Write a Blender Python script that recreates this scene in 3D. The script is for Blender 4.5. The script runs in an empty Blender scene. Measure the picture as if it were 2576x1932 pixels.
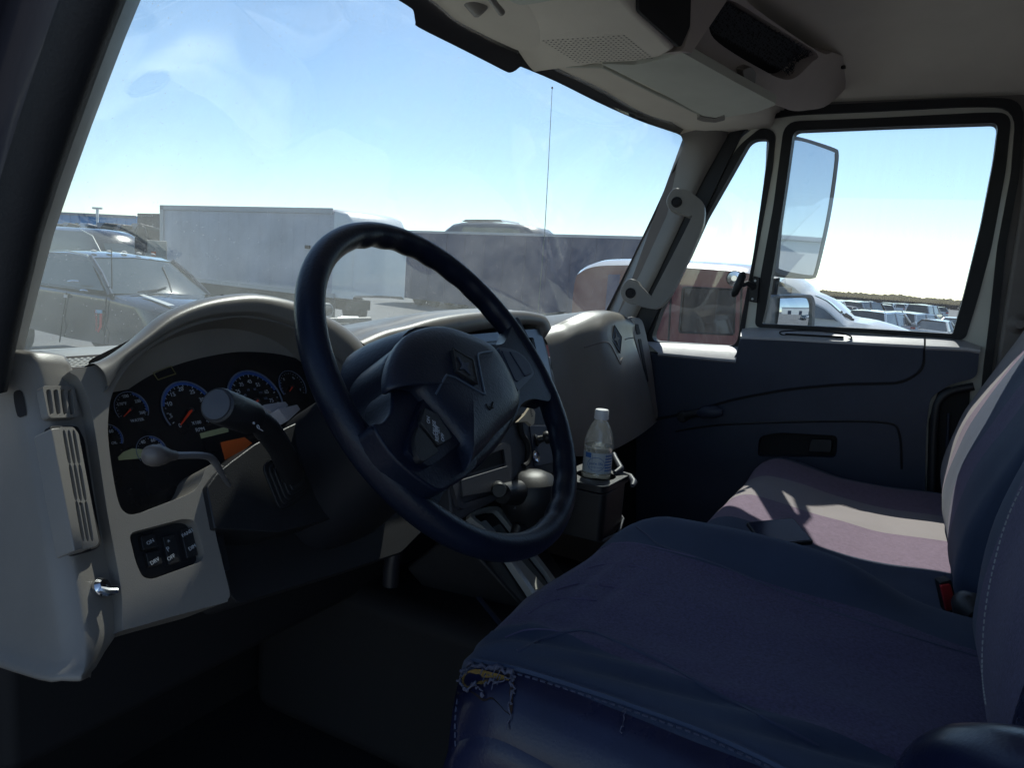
import bpy, bmesh, math, random
from math import sin, cos, tan, pi, radians, sqrt
from mathutils import Vector, Matrix, noise
from mathutils.geometry import tessellate_polygon
random.seed(7)
V = Vector
S = bpy.context.scene
C = S.collection
# ---------------------------------------------------------------- camera
HEAD, PITCH, ROLL, FOC = radians(28), radians(8.6), radians(4.2), 1874.0
GZ = -2.15                       # ground; the camera is the origin, X to the passenger side, Y towards the hood
F_ = V((cos(HEAD)*cos(PITCH), sin(HEAD)*cos(PITCH), -sin(PITCH)))
R0 = V((sin(HEAD), -cos(HEAD), 0)); U0 = R0.cross(F_)
R_ = R0*cos(ROLL) + U0*sin(ROLL); U_ = -R0*sin(ROLL) + U0*cos(ROLL)
cam = bpy.data.cameras.new('camera'); co = bpy.data.objects.new('camera', cam); C.objects.link(co)
cam.sensor_width = 36; cam.lens = 36*FOC/2576; cam.clip_start = 0.02; cam.clip_end = 3000
m = Matrix((R_, U_, -F_)).transposed().to_4x4(); co.matrix_world = m
S.camera = co
# ---------------------------------------------------------------- light
SUN_AZ, SUN_EL = radians(19), radians(50)       # azimuth from +X towards +Y
sv = V((cos(SUN_EL)*cos(SUN_AZ), cos(SUN_EL)*sin(SUN_AZ), sin(SUN_EL)))
W = bpy.data.worlds.new("World"); S.world = W; W.use_nodes = True
nt = W.node_tree; nt.nodes.clear()
sky = nt.nodes.new('ShaderNodeTexSky'); sky.sky_type = 'NISHITA'; sky.sun_disc = False
sky.sun_elevation = SUN_EL; sky.sun_rotation = radians(90) - SUN_AZ
sky.air_density = 0.85; sky.dust_density = 0.1; sky.ozone_density = 1.5
bg = nt.nodes.new('ShaderNodeBackground'); bg.inputs[1].default_value = 0.15
wo = nt.nodes.new('ShaderNodeOutputWorld')
nt.links.new(sky.outputs[0], bg.inputs[0]); nt.links.new(bg.outputs[0], wo.inputs[0])
sun = bpy.data.lights.new('sun', 'SUN'); sun.energy = 4.8; sun.angle = radians(0.55); sun.color = (1, .95, .88)
so = bpy.data.objects.new('sun', sun); C.objects.link(so); so.rotation_euler = sv.to_track_quat('Z', 'Y').to_euler()
so.location = (3, 0, 8)
S.view_settings.view_transform = 'Standard'; S.view_settings.look = 'None'
S.view_settings.exposure = 0.22; S.view_settings.gamma = 1
cy = S.cycles
cy.use_denoising = True; cy.max_bounces = 9; cy.diffuse_bounces = 5; cy.glossy_bounces = 4
cy.transmission_bounces = 6; cy.transparent_max_bounces = 16; cy.caustics_reflective = False; cy.caustics_refractive = False
cy.sample_clamp_indirect = 6; cy.use_adaptive_sampling = True; cy.adaptive_threshold = .02
# ---------------------------------------------------------------- helpers: points
def ray(px, py): return F_ + R_*((px-1288)/FOC) - U_*((py-966)/FOC)
def PX(px, py, x): d = ray(px, py); return d*(x/d.x)
def PY(px, py, y): d = ray(px, py); return d*(y/d.y)
def PZ(px, py, z): d = ray(px, py); return d*(z/d.z)
def PD(px, py, t): return ray(px, py)*t
class Fr:                                       # a flat frame: origin, in-plane a (right), b (up), normal n
    def __init__(s, o, a, b):
        s.o = V(o); s.a = V(a).normalized(); s.n = s.a.cross(V(b)).normalized(); s.b = s.n.cross(s.a)
    def px(s, p, w=0):
        d = ray(*p); o = s.o + s.n*w; t = o.dot(s.n)/d.dot(s.n); q = d*t - s.o
        return (q.dot(s.a), q.dot(s.b))
    def at(s, u, v, w=0): return s.o + s.a*u + s.b*v + s.n*w
    def pt(s, p, w=0): u, v = s.px(p, w); return s.at(u, v, w)
    def off(s, w): return Fr(s.o + s.n*w, s.a, s.b)
# ---------------------------------------------------------------- helpers: objects
def tag(o, label=None, cat=None, group=None, kind=None):
    if label: o['label'] = label
    if cat: o['category'] = cat
    if group: o['group'] = group
    if kind: o['kind'] = kind
    return o
def empty(name, loc=(0, 0, 0), **k):
    o = bpy.data.objects.new(name, None); C.objects.link(o); o.location = loc; o.empty_display_size = .05
    return tag(o, **k)
def link(name, me, mat, parent=None, smooth=True, bevel=0, seg=3, sub=0, angle=40):
    o = bpy.data.objects.new(name, me); C.objects.link(o)
    if mat: me.materials.append(mat)
    if parent:
        o.parent = parent; o.matrix_parent_inverse = Matrix.Translation(-abs_loc(parent))
    for p in me.polygons: p.use_smooth = smooth
    if sub:
        s = o.modifiers.new('s', 'SUBSURF'); s.levels = sub; s.render_levels = sub
    if bevel:
        b = o.modifiers.new('b', 'BEVEL'); b.width = bevel; b.segments = seg; b.limit_method = 'ANGLE'; b.angle_limit = radians(35)
        b.harden_normals = True; b.use_clamp_overlap = True
    elif smooth and not sub and angle:
        me.set_sharp_from_angle(angle=radians(angle))
    return o
def abs_loc(o):
    l = V(o.location)
    while o.parent:
        l = l + o.matrix_parent_inverse.translation; o = o.parent; l = l + V(o.location)
    return l
def from_bm(name, bm, mat, parent=None, **k):
    me = bpy.data.meshes.new(name); bmesh.ops.recalc_face_normals(bm, faces=bm.faces[:]); bm.to_mesh(me); bm.free()
    return link(name, me, mat, parent, **k)
def spl(pts, n=5, closed=True):                 # Catmull-Rom through 2-D or 3-D points; a point repeated twice is a corner
    P = [tuple(p) for p in pts]; out = []; N = len(P)
    rng = range(N) if closed else range(N-1)
    for i in rng:
        p1, p2 = P[i], P[(i+1) % N]
        if p1 == p2: continue
        p0 = P[(i-1) % N] if (closed or i > 0) else p1
        p3 = P[(i+2) % N] if (closed or i+2 < N) else p2
        for k in range(n):
            t = k/n
            out.append(tuple(.5*((2*b) + (-a+c)*t + (2*a-5*b+4*c-d)*t*t + (-a+3*b-3*c+d)*t**3) for a, b, c, d in zip(p0, p1, p2, p3)))
    if not closed: out.append(P[-1])
    return out
def rnd(pts, r=10, n=5):                        # polygon with rounded corners (any unit); r may be a list
    out = []; N = len(pts)
    for i in range(N):
        p = V(pts[i]); a = V(pts[i-1]); b = V(pts[(i+1) % N]); rr = r[i] if isinstance(r, (list, tuple)) else r
        da, db = (a-p), (b-p); q = min(rr, da.length*.48, db.length*.48)
        A = p+da.normalized()*q; B = p+db.normalized()*q
        if rr <= 0: out.append(tuple(p)); continue
        for k in range(n+1):
            t = k/n; out.append(tuple(A*(1-t)**2 + p*2*t*(1-t) + B*t*t))
    return out
def slab_uv(name, fr, outer, holes, w0, w1, mat, parent=None, bevel=.002, seg=2, **k):
    # outline(s) in frame units, from depth w0 (back) to w1 (front)
    loops = [outer] + list(holes)
    tri = tessellate_polygon([[V((p[0], p[1], 0)) for p in L] for L in loops])
    flat = [p for L in loops for p in L]
    bm = bmesh.new()
    f = [bm.verts.new(fr.at(p[0], p[1], w1)) for p in flat]; b = [bm.verts.new(fr.at(p[0], p[1], w0)) for p in flat]
    if len(loops) == 1:
        try: bm.faces.new(f); bm.faces.new(b[::-1])
        except ValueError: pass
    else:
        for t in tri:
            try: bm.faces.new([f[i] for i in t]); bm.faces.new([b[i] for i in reversed(t)])
            except ValueError: pass
    s = 0
    for L in loops:
        n = len(L)
        for i in range(n):
            a, c = s+i, s+(i+1) % n
            try: bm.faces.new([f[a], f[c], b[c], b[a]])
            except ValueError: pass
        s += n
    if len(loops) > 1: bmesh.ops.join_triangles(bm, faces=[q for q in bm.faces if len(q.verts) == 3], angle_face_threshold=.01, angle_shape_threshold=3.1)
    return from_bm(name, bm, mat, parent, bevel=bevel, seg=seg, **k)
def slab(name, fr, outer, holes, w0, w1, mat, parent=None, **k):   # same, outlines read off in photo pixels on the plane w1
    g = lambda L: [fr.px(p, w1) for p in L]
    return slab_uv(name, fr, g(outer), [g(h) for h in holes], w0, w1, mat, parent, **k)
def box(name, lo, hi, mat, parent=None, bevel=.002, **k):
    bm = bmesh.new(); bmesh.ops.create_cube(bm, size=1)
    lo, hi = V(lo), V(hi)
    for v in bm.verts: v.co = V((lo[i] + (v.co[i]+.5)*(hi[i]-lo[i]) for i in range(3)))
    return from_bm(name, bm, mat, parent, bevel=bevel, **k)
def fbox(name, fr, c, size, mat, parent=None, bevel=.002, **k):    # box in a frame: centre (u,v,w), size
    bm = bmesh.new(); bmesh.ops.create_cube(bm, size=1)
    for v in bm.verts: v.co = fr.at(c[0]+v.co.x*size[0], c[1]+v.co.y*size[1], c[2]+v.co.z*size[2])
    return from_bm(name, bm, mat, parent, bevel=bevel, **k)
def surf(name, rows, mat, parent=None, close_v=False, caps=False, **k):  # rows of 3-D points -> grid
    bm = bmesh.new(); vs = [[bm.verts.new(V(p)) for p in r] for r in rows]
    n = len(rows[0])
    for i in range(len(rows)-1):
        for j in range(n if close_v else n-1):
            q = [vs[i][j], vs[i][(j+1) % n], vs[i+1][(j+1) % n], vs[i+1][j]]
            try: bm.faces.new(q)
            except ValueError: pass
    if caps:
        for r in (vs[0][::-1], vs[-1]):
            try: bm.faces.new(r)
            except ValueError: pass
    return from_bm(name, bm, mat, parent, **k)
def tube(name, path, rad, mat, parent=None, seg=12, caps=True, flat=1.0, **k):
    P = [V(p) for p in path]; rows = []; nrm = None
    for i, p in enumerate(P):
        t = (P[min(i+1, len(P)-1)] - P[max(i-1, 0)]).normalized()
        if nrm is None:
            nrm = t.cross(V((0, 0, 1)));  nrm = nrm if nrm.length > .1 else t.cross(V((1, 0, 0)))
        nrm = (nrm - t*nrm.dot(t)).normalized(); b = t.cross(nrm)
        r = rad[i] if isinstance(rad, (list, tuple)) else rad
        rows.append([p + nrm*(cos(a)*r) + b*(sin(a)*r*flat) for a in [2*pi*j/seg for j in range(seg)]])
    return surf(name, rows, mat, parent, close_v=True, caps=caps, **k)
def lathe(name, prof, o, ax, mat, parent=None, seg=24, **k):   # profile of (radius, height) along axis
    ax = V(ax).normalized(); a = ax.orthogonal().normalized(); b = ax.cross(a); o = V(o)
    rows = [[o + ax*h + (a*cos(t)+b*sin(t))*max(r, 1e-5) for t in [2*pi*j/seg for j in range(seg)]] for r, h in prof]
    return surf(name, rows, mat, parent, close_v=True, caps=True, **k)
def text(name, s, fr, uv, size, mat, parent=None, w=.0006, rot=0, align='CENTER', ext=.0002, squash=1.0):
    cu = bpy.data.curves.new(name, 'FONT'); cu.body = s; cu.size = size; cu.align_x = align; cu.align_y = 'CENTER'; cu.extrude = ext
    cu.resolution_u = 3
    o = bpy.data.objects.new(name, cu); C.objects.link(o)
    M_ = Matrix((fr.a, fr.b, fr.n)).transposed().to_4x4(); M_.translation = fr.at(uv[0], uv[1], w)
    M_ = M_ @ Matrix.Rotation(rot, 4, 'Z') @ Matrix.Diagonal((squash, 1, 1, 1))
    dg = bpy.context.evaluated_depsgraph_get(); me = bpy.data.meshes.new_from_object(o.evaluated_get(dg))
    bpy.data.objects.remove(o); bpy.data.curves.remove(cu)
    me.transform(M_); me.name = name
    me.materials.clear()
    return link(name, me, mat, parent, smooth=False)
# ---------------------------------------------------------------- helpers: materials
MATS = {}
def mat(name, col, rough=.6, bump=0, scale=200, metal=0, var=0, vscale=6, spec=.4, col2=None, sheen=0, coat=0, detail=4, dist=.001):
    if name in MATS: return MATS[name]
    M_ = bpy.data.materials.new(name); M_.use_nodes = True; MATS[name] = M_
    t = M_.node_tree; b = t.nodes['Principled BSDF']; L = t.links.new
    b.inputs['Base Color'].default_value = (*col, 1); b.inputs['Roughness'].default_value = rough
    b.inputs['Metallic'].default_value = metal; b.inputs['Specular IOR Level'].default_value = spec
    if sheen: b.inputs['Sheen Weight'].default_value = sheen; b.inputs['Sheen Roughness'].default_value = .5
    if coat: b.inputs['Coat Weight'].default_value = coat; b.inputs['Coat Roughness'].default_value = .05
    tc = t.nodes.new('ShaderNodeTexCoord')
    if var or col2:
        n = t.nodes.new('ShaderNodeTexNoise'); n.inputs['Scale'].default_value = vscale; n.inputs['Detail'].default_value = 6
        n.inputs['Roughness'].default_value = .65
        L(tc.outputs['Object'], n.inputs['Vector'])
        r = t.nodes.new('ShaderNodeMapRange'); r.inputs[1].default_value = .3; r.inputs[2].default_value = .7
        mx = t.nodes.new('ShaderNodeMix'); mx.data_type = 'RGBA'
        L(n.outputs[0], r.inputs[0]); L(r.outputs[0], mx.inputs[0])
        c2 = col2 if col2 else tuple(c*(1-var) for c in col)
        mx.inputs[6].default_value = (*c2, 1); mx.inputs[7].default_value = (*col, 1)
        L(mx.outputs[2], b.inputs['Base Color'])
        rr = t.nodes.new('ShaderNodeMapRange'); rr.inputs[3].default_value = min(1, rough+.08); rr.inputs[4].default_value = max(0, rough-.08)
        L(n.outputs[0], rr.inputs[0]); L(rr.outputs[0], b.inputs['Roughness'])
    if bump:
        n2 = t.nodes.new('ShaderNodeTexNoise'); n2.inputs['Scale'].default_value = scale; n2.inputs['Detail'].default_value = detail
        L(tc.outputs['Object'], n2.inputs['Vector'])
        bp = t.nodes.new('ShaderNodeBump'); bp.inputs['Strength'].default_value = bump; bp.inputs['Distance'].default_value = dist
        L(n2.outputs[0], bp.inputs['Height']); L(bp.outputs[0], b.inputs['Normal'])
    return M_
beige = mat('beige plastic', (.22, .205, .185), .37, .2, 900, var=.12, vscale=9)
beige_dk = mat('taupe plastic', (.19, .17, .16), .5, .22, 900, var=.12)
head_m = mat('headliner', (.72, .67, .58), .9, .5, 700, var=.1, vscale=4)
visor_m = mat('visor vinyl', (.56, .57, .50), .7, .4, 500, var=.14, vscale=5)
grey = mat('grey plastic', (.028, .038, .066), .5, .25, 900, var=.2, vscale=8)
stackm = mat('stack plastic', (.055, .058, .07), .45, .4, 900, var=.15)
black = mat('black plastic', (.018, .019, .022), .42, .4, 700, var=.3, vscale=20)
rubber = mat('black rubber', (.014, .015, .018), .55, .4, 300, var=.3, vscale=12)
leather = mat('wheel leatherette', (.006, .010, .024), .38, .3, 260, var=.35, vscale=14, dist=.0015, spec=.28)
cream = mat('cream paint', (.68, .68, .60), .35, .05, 60, var=.06, coat=.3)
white = mat('white paint', (.72, .73, .72), .3, 0, coat=.5, var=.06)
chrome = mat('chrome', (.75, .76, .78), .15, metal=1)
steel = mat('steel', (.35, .35, .36), .35, metal=1)
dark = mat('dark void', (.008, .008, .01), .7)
carpet = mat('floor mat', (.014, .015, .018), .8, .8, 160, var=.3)
print_w = mat('white print', (.40, .43, .47), .5)
orange = mat('needle red', (.75, .06, .02), .4)
foam = mat('yellow foam', (.55, .38, .12), .9, 1, 260, dist=.002)
# ---------------------------------------------------------------- glass
def glass_mat(name, tint, dust, refl=1.0, streak=None):
    M_ = bpy.data.materials.new(name); M_.use_nodes = True; t = M_.node_tree; t.nodes.clear(); L = t.links.new; N = t.nodes.new
    out = N('ShaderNodeOutputMaterial'); tr = N('ShaderNodeBsdfTransparent'); tr.inputs[0].default_value = (*tint, 1)
    gl = N('ShaderNodeBsdfGlossy'); gl.inputs['Roughness'].default_value = .015; gl.inputs[0].default_value = (1, 1, 1, 1)
    lw = N('ShaderNodeLayerWeight'); lw.inputs[0].default_value = .5; pw = N('ShaderNodeMath'); pw.operation = 'POWER'; pw.inputs[1].default_value = 5; L(lw.outputs['Facing'], pw.inputs[0]); fr = N('ShaderNodeMapRange'); fr.inputs[3].default_value = .055; fr.inputs[4].default_value = .95; L(pw.outputs[0], fr.inputs[0])
    mu = N('ShaderNodeMath'); mu.operation = 'MULTIPLY'; mu.inputs[1].default_value = refl
    mx = N('ShaderNodeMixShader'); L(fr.outputs[0], mu.inputs[0]); L(mu.outputs[0], mx.inputs[0]); L(tr.outputs[0], mx.inputs[1]); L(gl.outputs[0], mx.inputs[2])
    df = N('ShaderNodeBsdfDiffuse'); df.inputs[0].default_value = (.8, .8, .78, 1)
    tl = N('ShaderNodeBsdfTranslucent'); tl.inputs[0].default_value = (.8, .8, .78, 1)
    ad = N('ShaderNodeMixShader'); ad.inputs[0].default_value = .6; L(df.outputs[0], ad.inputs[1]); L(tl.outputs[0], ad.inputs[2])
    tc = N('ShaderNodeTexCoord'); n = N('ShaderNodeTexNoise'); n.inputs['Scale'].default_value = 9; n.inputs['Detail'].default_value = 8
    n.inputs['Roughness'].default_value = .7
    mp = N('ShaderNodeMapping'); mp.inputs['Scale'].default_value = streak or (1, 1, 1); L(tc.outputs['Object'], mp.inputs[0]); L(mp.outputs[0], n.inputs['Vector'])
    r = N('ShaderNodeMapRange'); r.inputs[1].default_value = .35; r.inputs[2].default_value = .75; r.inputs[3].default_value = dust*.4; r.inputs[4].default_value = dust*1.6
    L(n.outputs[0], r.inputs[0])
    n2 = N('ShaderNodeTexVoronoi'); n2.inputs['Scale'].default_value = 80; L(tc.outputs['Object'], n2.inputs['Vector'])
    r2 = N('ShaderNodeMapRange'); r2.inputs[1].default_value = .085; r2.inputs[2].default_value = .04; r2.inputs[3].default_value = 0; r2.inputs[4].default_value = dust*9
    L(n2.outputs[0], r2.inputs[0])
    sm = N('ShaderNodeMath'); sm.operation = 'ADD'; L(r.outputs[0], sm.inputs[0]); L(r2.outputs[0], sm.inputs[1])
    m2 = N('ShaderNodeMixShader'); L(sm.outputs[0], m2.inputs[0]); L(mx.outputs[0], m2.inputs[1]); L(ad.outputs[0], m2.inputs[2])
    L(m2.outputs[0], out.inputs[0]); return M_
g_ws = glass_mat('windshield glass', (.94, .985, .975), .055, 1.2)
g_dr = glass_mat('door glass', (.95, .985, .98), .02, 1.0, (1, 3, .35))
g_car = mat('car glass', (.03, .045, .05), .06, spec=.8)
# ---------------------------------------------------------------- cab shell
from mathutils.bvhtree import BVHTree
cab = empty('truck_cab', (1.3, .2, -.9), label='cream and beige inside of a truck cab with windshield, headliner and pillars', cat='truck cab')
def lerp_curve(P, n):
    return [V(p) for p in spl(P, n, False)]
T_ = lerp_curve([(.36, .50, .44), (.6, .66, .445), (.85, .76, .447), (1.05, .79, .445), (1.3, .742, .44), (1.6, .70, .435), (1.87, .66, .43), (2.18, .63, .42), (2.36, .60, .42)], 6)
B_ = lerp_curve([(.36, .90, -.20), (.6, 1.06, -.22), (.85, 1.14, -.23), (1.05, 1.18, -.23), (1.3, 1.18, -.23), (1.6, 1.14, -.23), (1.87, 1.06, -.22), (2.18, .93, -.20), (2.36, .84, -.2)], 6)
rows = []
for k in range(9):
    t = k/8; rows.append([b*(1-t)+a*t + V((0, 1, .5))*(.03*sin(pi*t)) for a, b in zip(T_, B_)])
vs_ = [p for r in rows for p in r]; n_ = len(T_)
bvh = BVHTree.FromPolygons(vs_, [(i*n_+j, i*n_+j+1, (i+1)*n_+j+1, (i+1)*n_+j) for i in range(8) for j in range(n_-1)])
def WS(px, py, back=0):
    d = ray(px, py).normalized(); h = bvh.ray_cast(V((0, 0, 0)), d)
    return (h[0] - d*back) if h[0] is not None else None
ws = surf('windshield', rows, g_ws, cab, angle=0)
sm_ = ws.modifiers.new('s', 'SOLIDIFY'); sm_.thickness = .005
# black printed band along the top of the windshield
frit_lo = [(760, -120), (900, -60), (1000, -2), (1030, 17), (1040, 27), (1045, 55), (1053, 68), (1140, 112), (1225, 155), (1270, 178), (1284, 182), (1298, 176), (1308, 168), (1320, 171), (1400, 205), (1500, 255), (1600, 300), (1680, 328), (1706, 337), (1716, 345), (1721, 360), (1718, 375), (1690, 435), (1640, 545), (1570, 690), (1500, 830)]
frit_hi = [(790, -150), (930, -80), (1060, -6), (1100, 22), (1130, 48), (1150, 62), (1175, 76), (1230, 104), (1270, 122), (1290, 131), (1315, 140), (1330, 144), (1345, 152), (1400, 180), (1500, 227), (1600, 285), (1660, 308), (1702, 318), (1722, 328), (1728, 345), (1729, 365), (1726, 380), (1700, 440), (1648, 548), (1578, 692), (1508, 832)]
rw = [[], [], []]
def dens(P, n=3): return spl(P, n, False)
for lo, hi in zip(dens(frit_lo), dens(frit_hi)):
    a = WS(*lo, .010); b = WS(*hi, .010); c = WS(hi[0]+36, hi[1]-34, .010)
    if a is None or b is None: continue
    rw[0].append(a); rw[1].append(b); rw[2].append(c if c is not None else b+V((.02, 0, .02)))
frit_m = mat('black frit', (.02, .02, .024), .5)
fr_o = surf('sealing_band', rw, frit_m, cab, angle=0)
# headliner: rises from the windshield edge, runs flat under the roof, closes behind the seats
hp = [p for p in dens(frit_hi, 4) if p[1] < 320]
prof = [(0, 0), (-.02, -.004), (-.06, -.002), (-.14, .012), (-.22, .02)]
rows = []
for p in hp:
    a = WS(p[0]+6, p[1]-8, .018)
    if a is None: continue
    r = [a + V((0, dy, dz)) for dy, dz in prof]
    r += [V((a.x, min(.47, r[-1].y-.01), .475)), V((a.x, min(.455, r[-1].y-.02), .52)), V((a.x, min(.45, r[-1].y-.03), .60))]
    rows.append(r)
x0r = rows[0][0].x
rows = [[V((x, q.y, q.z)) for q in rows[0]] for x in (.40, .55, .75, x0r-.1)] + rows + [[V((2.2, q.y, min(q.z, .48+.0*i))) for i, q in enumerate(rows[-1])]]
surf('header_trim', rows, head_m, cab, angle=0)
def roofz(x): e = min(x-.36, 2.24-x); return .475 + .135*(1-(1-min(max(e, 0)/.35, 1))**2.2)
rows = [[V((x, y, roofz(x) + (0 if y > -.4 else -.10*((-.4-y)/.35)**2))) for y in (.50, .42, .36, .25, .1, -.05, -.2, -.4, -.5, -.62, -.75)] for x in [.36+.094*i for i in range(21)]]
surf('headliner', rows, head_m, cab, angle=0)
# shell outside the liner: roof skin, back wall, floor, firewall, lower sides
box('roof_skin', (.33, -.82, .64), (2.27, .55, .67), white, cab, bevel=.01)
box('back_wall', (.36, -.80, -1.0), (2.24, -.76, .6), beige_dk, cab)
box('cab_floor', (.30, -.8, -.97), (2.24, 1.15, -.93), carpet, cab)
box('firewall', (.36, 1.15, -.97), (2.24, 1.18, -.26), dark, cab)
# passenger-side frame
DR = Fr((2.2, 0, 0), (0, -1, 0), (0, 0, 1))
side_out = [(1735, 300), (1700, 250), (1700, 100), (2800, 0), (2900, 1500), (2900, 2000), (1300, 1900), (1380, 1000), (1500, 920), (1590, 700)]
open_l = rnd([(1862, 330), (1915, 296), (2000, 284), (2200, 275), (2450, 262), (2563, 266), (2549, 440), (2515, 620), (2496, 800), (2476, 960), (2446, 1490), (1600, 1490), (1598, 895), (1652, 780), (1732, 610), (1792, 480)], [10, 20, 20, 60, 60, 57, 20, 20, 20, 20, 40, 60, 20, 10, 10, 10], 5)
slab('body_side_panel', DR, side_out, [open_l], -.06, -.0, beige_dk, cab, bevel=.004)
seal_o = [(x+(-50 if x < 1830 else -14 if x < 1950 else (0 if x < 2440 else 16)), y+(-18 if y < 340 else 0)) for x, y in open_l]
seal_i = [(x+(4 if x < 1950 else (0 if x < 2440 else -6)), y+(4 if y < 340 else 0)) for x, y in open_l]
slab('door_seal', DR, seal_o, [seal_i], -.02, .016, rubber, cab, bevel=.006, seg=3)
# passenger A-pillar trim
pl = [((1706, 337), (1838, 320)), ((1716, 360), (1826, 350)), ((1690, 435), (1775, 440)), ((1640, 545), (1722, 545)), ((1570, 690), (1654, 690)), ((1505, 830), (1592, 815)), ((1470, 905), (1575, 905))]
rows = []
for a, b in pl:
    p = WS(a[0]+5, a[1], .012) or PX(a[0], a[1], 2.1); q = PX(b[0], b[1], 2.18)
    n = V((-1, -.55, .1)).normalized(); r = []
    for k in range(9):
        t = k/8; r.append(p.lerp(q, t) + n*(.028*sin(pi*t)**.7))
    rows.append(r)
surf('pillar_trim', rows, beige, cab, angle=0)
top = [[V(v) + V((0, 0, 0)) for v in rows[0]], [V(v)*1.0 + V((0.0, -.01, .05)) for v in rows[0]], [V((min(v.x, 2.19), v.y-.06, .47)) for v in rows[0]]]
surf('pillar_cap', top, head_m, cab, angle=0)
# driver A-pillar (nearest the camera, left of the picture): trim plus door-opening seals
PL0 = [(350, -30), (335, 10), (298, 100), (260, 200), (215, 320), (165, 460), (120, 590), (82, 730), (48, 860), (22, 975)]
rows = []
wd = [118, 112, 108, 104, 100, 95, 84, 72, 60, 52]
rows2 = []; rows3 = []
for (x, y), w in zip(PL0, wd):
    w *= .42
    p = WS(x, y, .02) or PX(x, y, .43); q = PX(x-w, y+2, .385)
    r = [p.lerp(q, k/6) + V((.1, -1, .1)).normalized()*(.018*sin(pi*k/6)) for k in range(7)]
    r[0] = p + V((.01, .03, 0)); rows.append(r)
    q2 = q + V((.0, -.004, 0))
    rows2.append([q2 + V((0, .01, 0)), q2+V((-.004, -.016, 0)), q2+V((-.018, -.024, 0)), q2+V((-.034, -.012, 0)), q2+V((-.038, .02, 0))])
    e = q2+V((-.034, -.004, 0))
    rows3.append([e, e+V((-.006, .03, 0)), e+V((-.02, .05, 0)), e+V((-.034, .040, 0)), e+V((-.05, .055, 0)), e+V((-.07, .07, 0)), e+V((-.10, .14, 0)), e+V((-.05, .2, 0))])
surf('driver_pillar_trim', rows, mat('dark taupe pillar', (.07, .066, .062), .5, .2, 900, var=.2), cab, angle=0)
surf('driver_door_seal', rows2, rubber, cab, angle=0)
navy = mat('dark pillar paint', (.022, .022, .034), .4, coat=.3, var=.1)
surf('driver_pillar_post', rows3, navy, cab, angle=0)
# driver-side sill outside the frame keeps the light as the real body would
box('unseen_roof_rail', (.33, -.8, .50), (.40, .46, .64), cream, cab, bevel=.01)
box('unseen_rear_post', (.33, -.80, -.95), (.42, -.55, .55), cream, cab, bevel=.01)
# ---------------------------------------------------------------- passenger door
door = empty('passenger_door', (2.25, 0, -.9), label='closed passenger door with cream window frame and dark grey trim', cat='truck door')
d_out = rnd([(1864, 345), (1925, 300), (2000, 287), (2200, 278), (2450, 265), (2558, 270), (2543, 440), (2509, 620), (2490, 800), (2470, 960), (2440, 1480), (1610, 1480), (1606, 895), (1660, 780), (1740, 610), (1800, 480)], [10, 20, 20, 60, 60, 55, 20, 20, 20, 20, 40, 60, 20, 10, 10, 10], 6)
vent_o = rnd([(1916, 318), (1952, 330), (1944, 420), (1896, 680), (1866, 874), (1616, 866), (1660, 780), (1735, 620), (1850, 372)], [28, 24, 20, 20, 22, 20, 10, 10, 34], 6)
vent_i = rnd([(1888, 349), (1936, 349), (1930, 400), (1895, 640), (1852, 872), (1636, 858), (1660, 785), (1732, 645), (1775, 548)], [26, 16, 20, 20, 24, 22, 10, 10, 10], 6)
main_o = rnd([(1973, 305), (2200, 296), (2470, 282), (2546, 282), (2530, 430), (2495, 620), (2462, 745), (2428, 856), (2200, 838), (1898, 823), (1912, 700), (1945, 520)], [38, 30, 60, 50, 20, 20, 20, 18, 20, 16, 20, 20], 6)
main_i = rnd([(1996, 328), (2250, 317), (2512, 308), (2500, 400), (2468, 565), (2425, 742), (2397, 840), (2150, 825), (1917, 815), (1928, 770), (1950, 640), (1975, 480)], [18, 20, 20, 20, 20, 20, 6, 20, 5, 10, 20, 20], 6)
slab('door_frame', DR, d_out, [vent_o, main_o], -.045, .006, cream, door, bevel=.006, seg=3)
s1 = slab('vent_window_seal', DR, vent_o, [vent_i], -.03, .010, rubber, door, bevel=.003)
s2 = slab('window_seal', DR, main_o, [main_i], -.03, .012, rubber, door, bevel=.003)
slab('vent_glass', DR, [(x, y) for x, y in vent_o], [], -.016, -.011, g_dr, door, bevel=0, smooth=False)
slab('window_glass', DR, [(x, y) for x, y in main_o], [], -.022, -.017, g_dr, door, bevel=0, smooth=False)
# trim: two sloping ledges and the big panel
def ledge(name, top_px, bot_px, w0, w1, m_, **k):
    r = []
    a = DR.off(w0); b = DR.off(w1)
    A = [a.pt(p) for p in top_px]; B = [b.pt(p) for p in bot_px]
    n = V((-1, 0, .3)).normalized()
    return surf(name, [[q+V((.004, 0, .0)) for q in A], A, [x.lerp(y, .5)+n*.004 for x, y in zip(A, B)], B, [q+V((0, 0, -.006)) for q in B], [q+V((.01, 0, -.012)) for q in B]], m_, door, **k)
trim_glare = mat('door cap sun glare', (.50, .50, .52), .38, .3, 900, var=.2, vscale=8)  # dark plastic coloured pale to paint the sun glare on the ledges
ledge('window_ledge', [(1868, 826), (1920, 823), (2120, 835), (2324, 846)], [(1862, 846), (2000, 852), (2160, 861), (2324, 869)], .008, .055, trim_glare)
ledge('rear_ledge', [(2329, 846), (2380, 850), (2428, 856), (2468, 872)], [(2329, 870), (2380, 872), (2436, 875), (2466, 880)], .008, .055, trim_glare)
ledge('vent_ledge', [(1622, 858), (1700, 862), (1780, 867), (1856, 871)], [(1655, 887), (1710, 892), (1780, 899), (1852, 905)], .008, .06, trim_glare)
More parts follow.
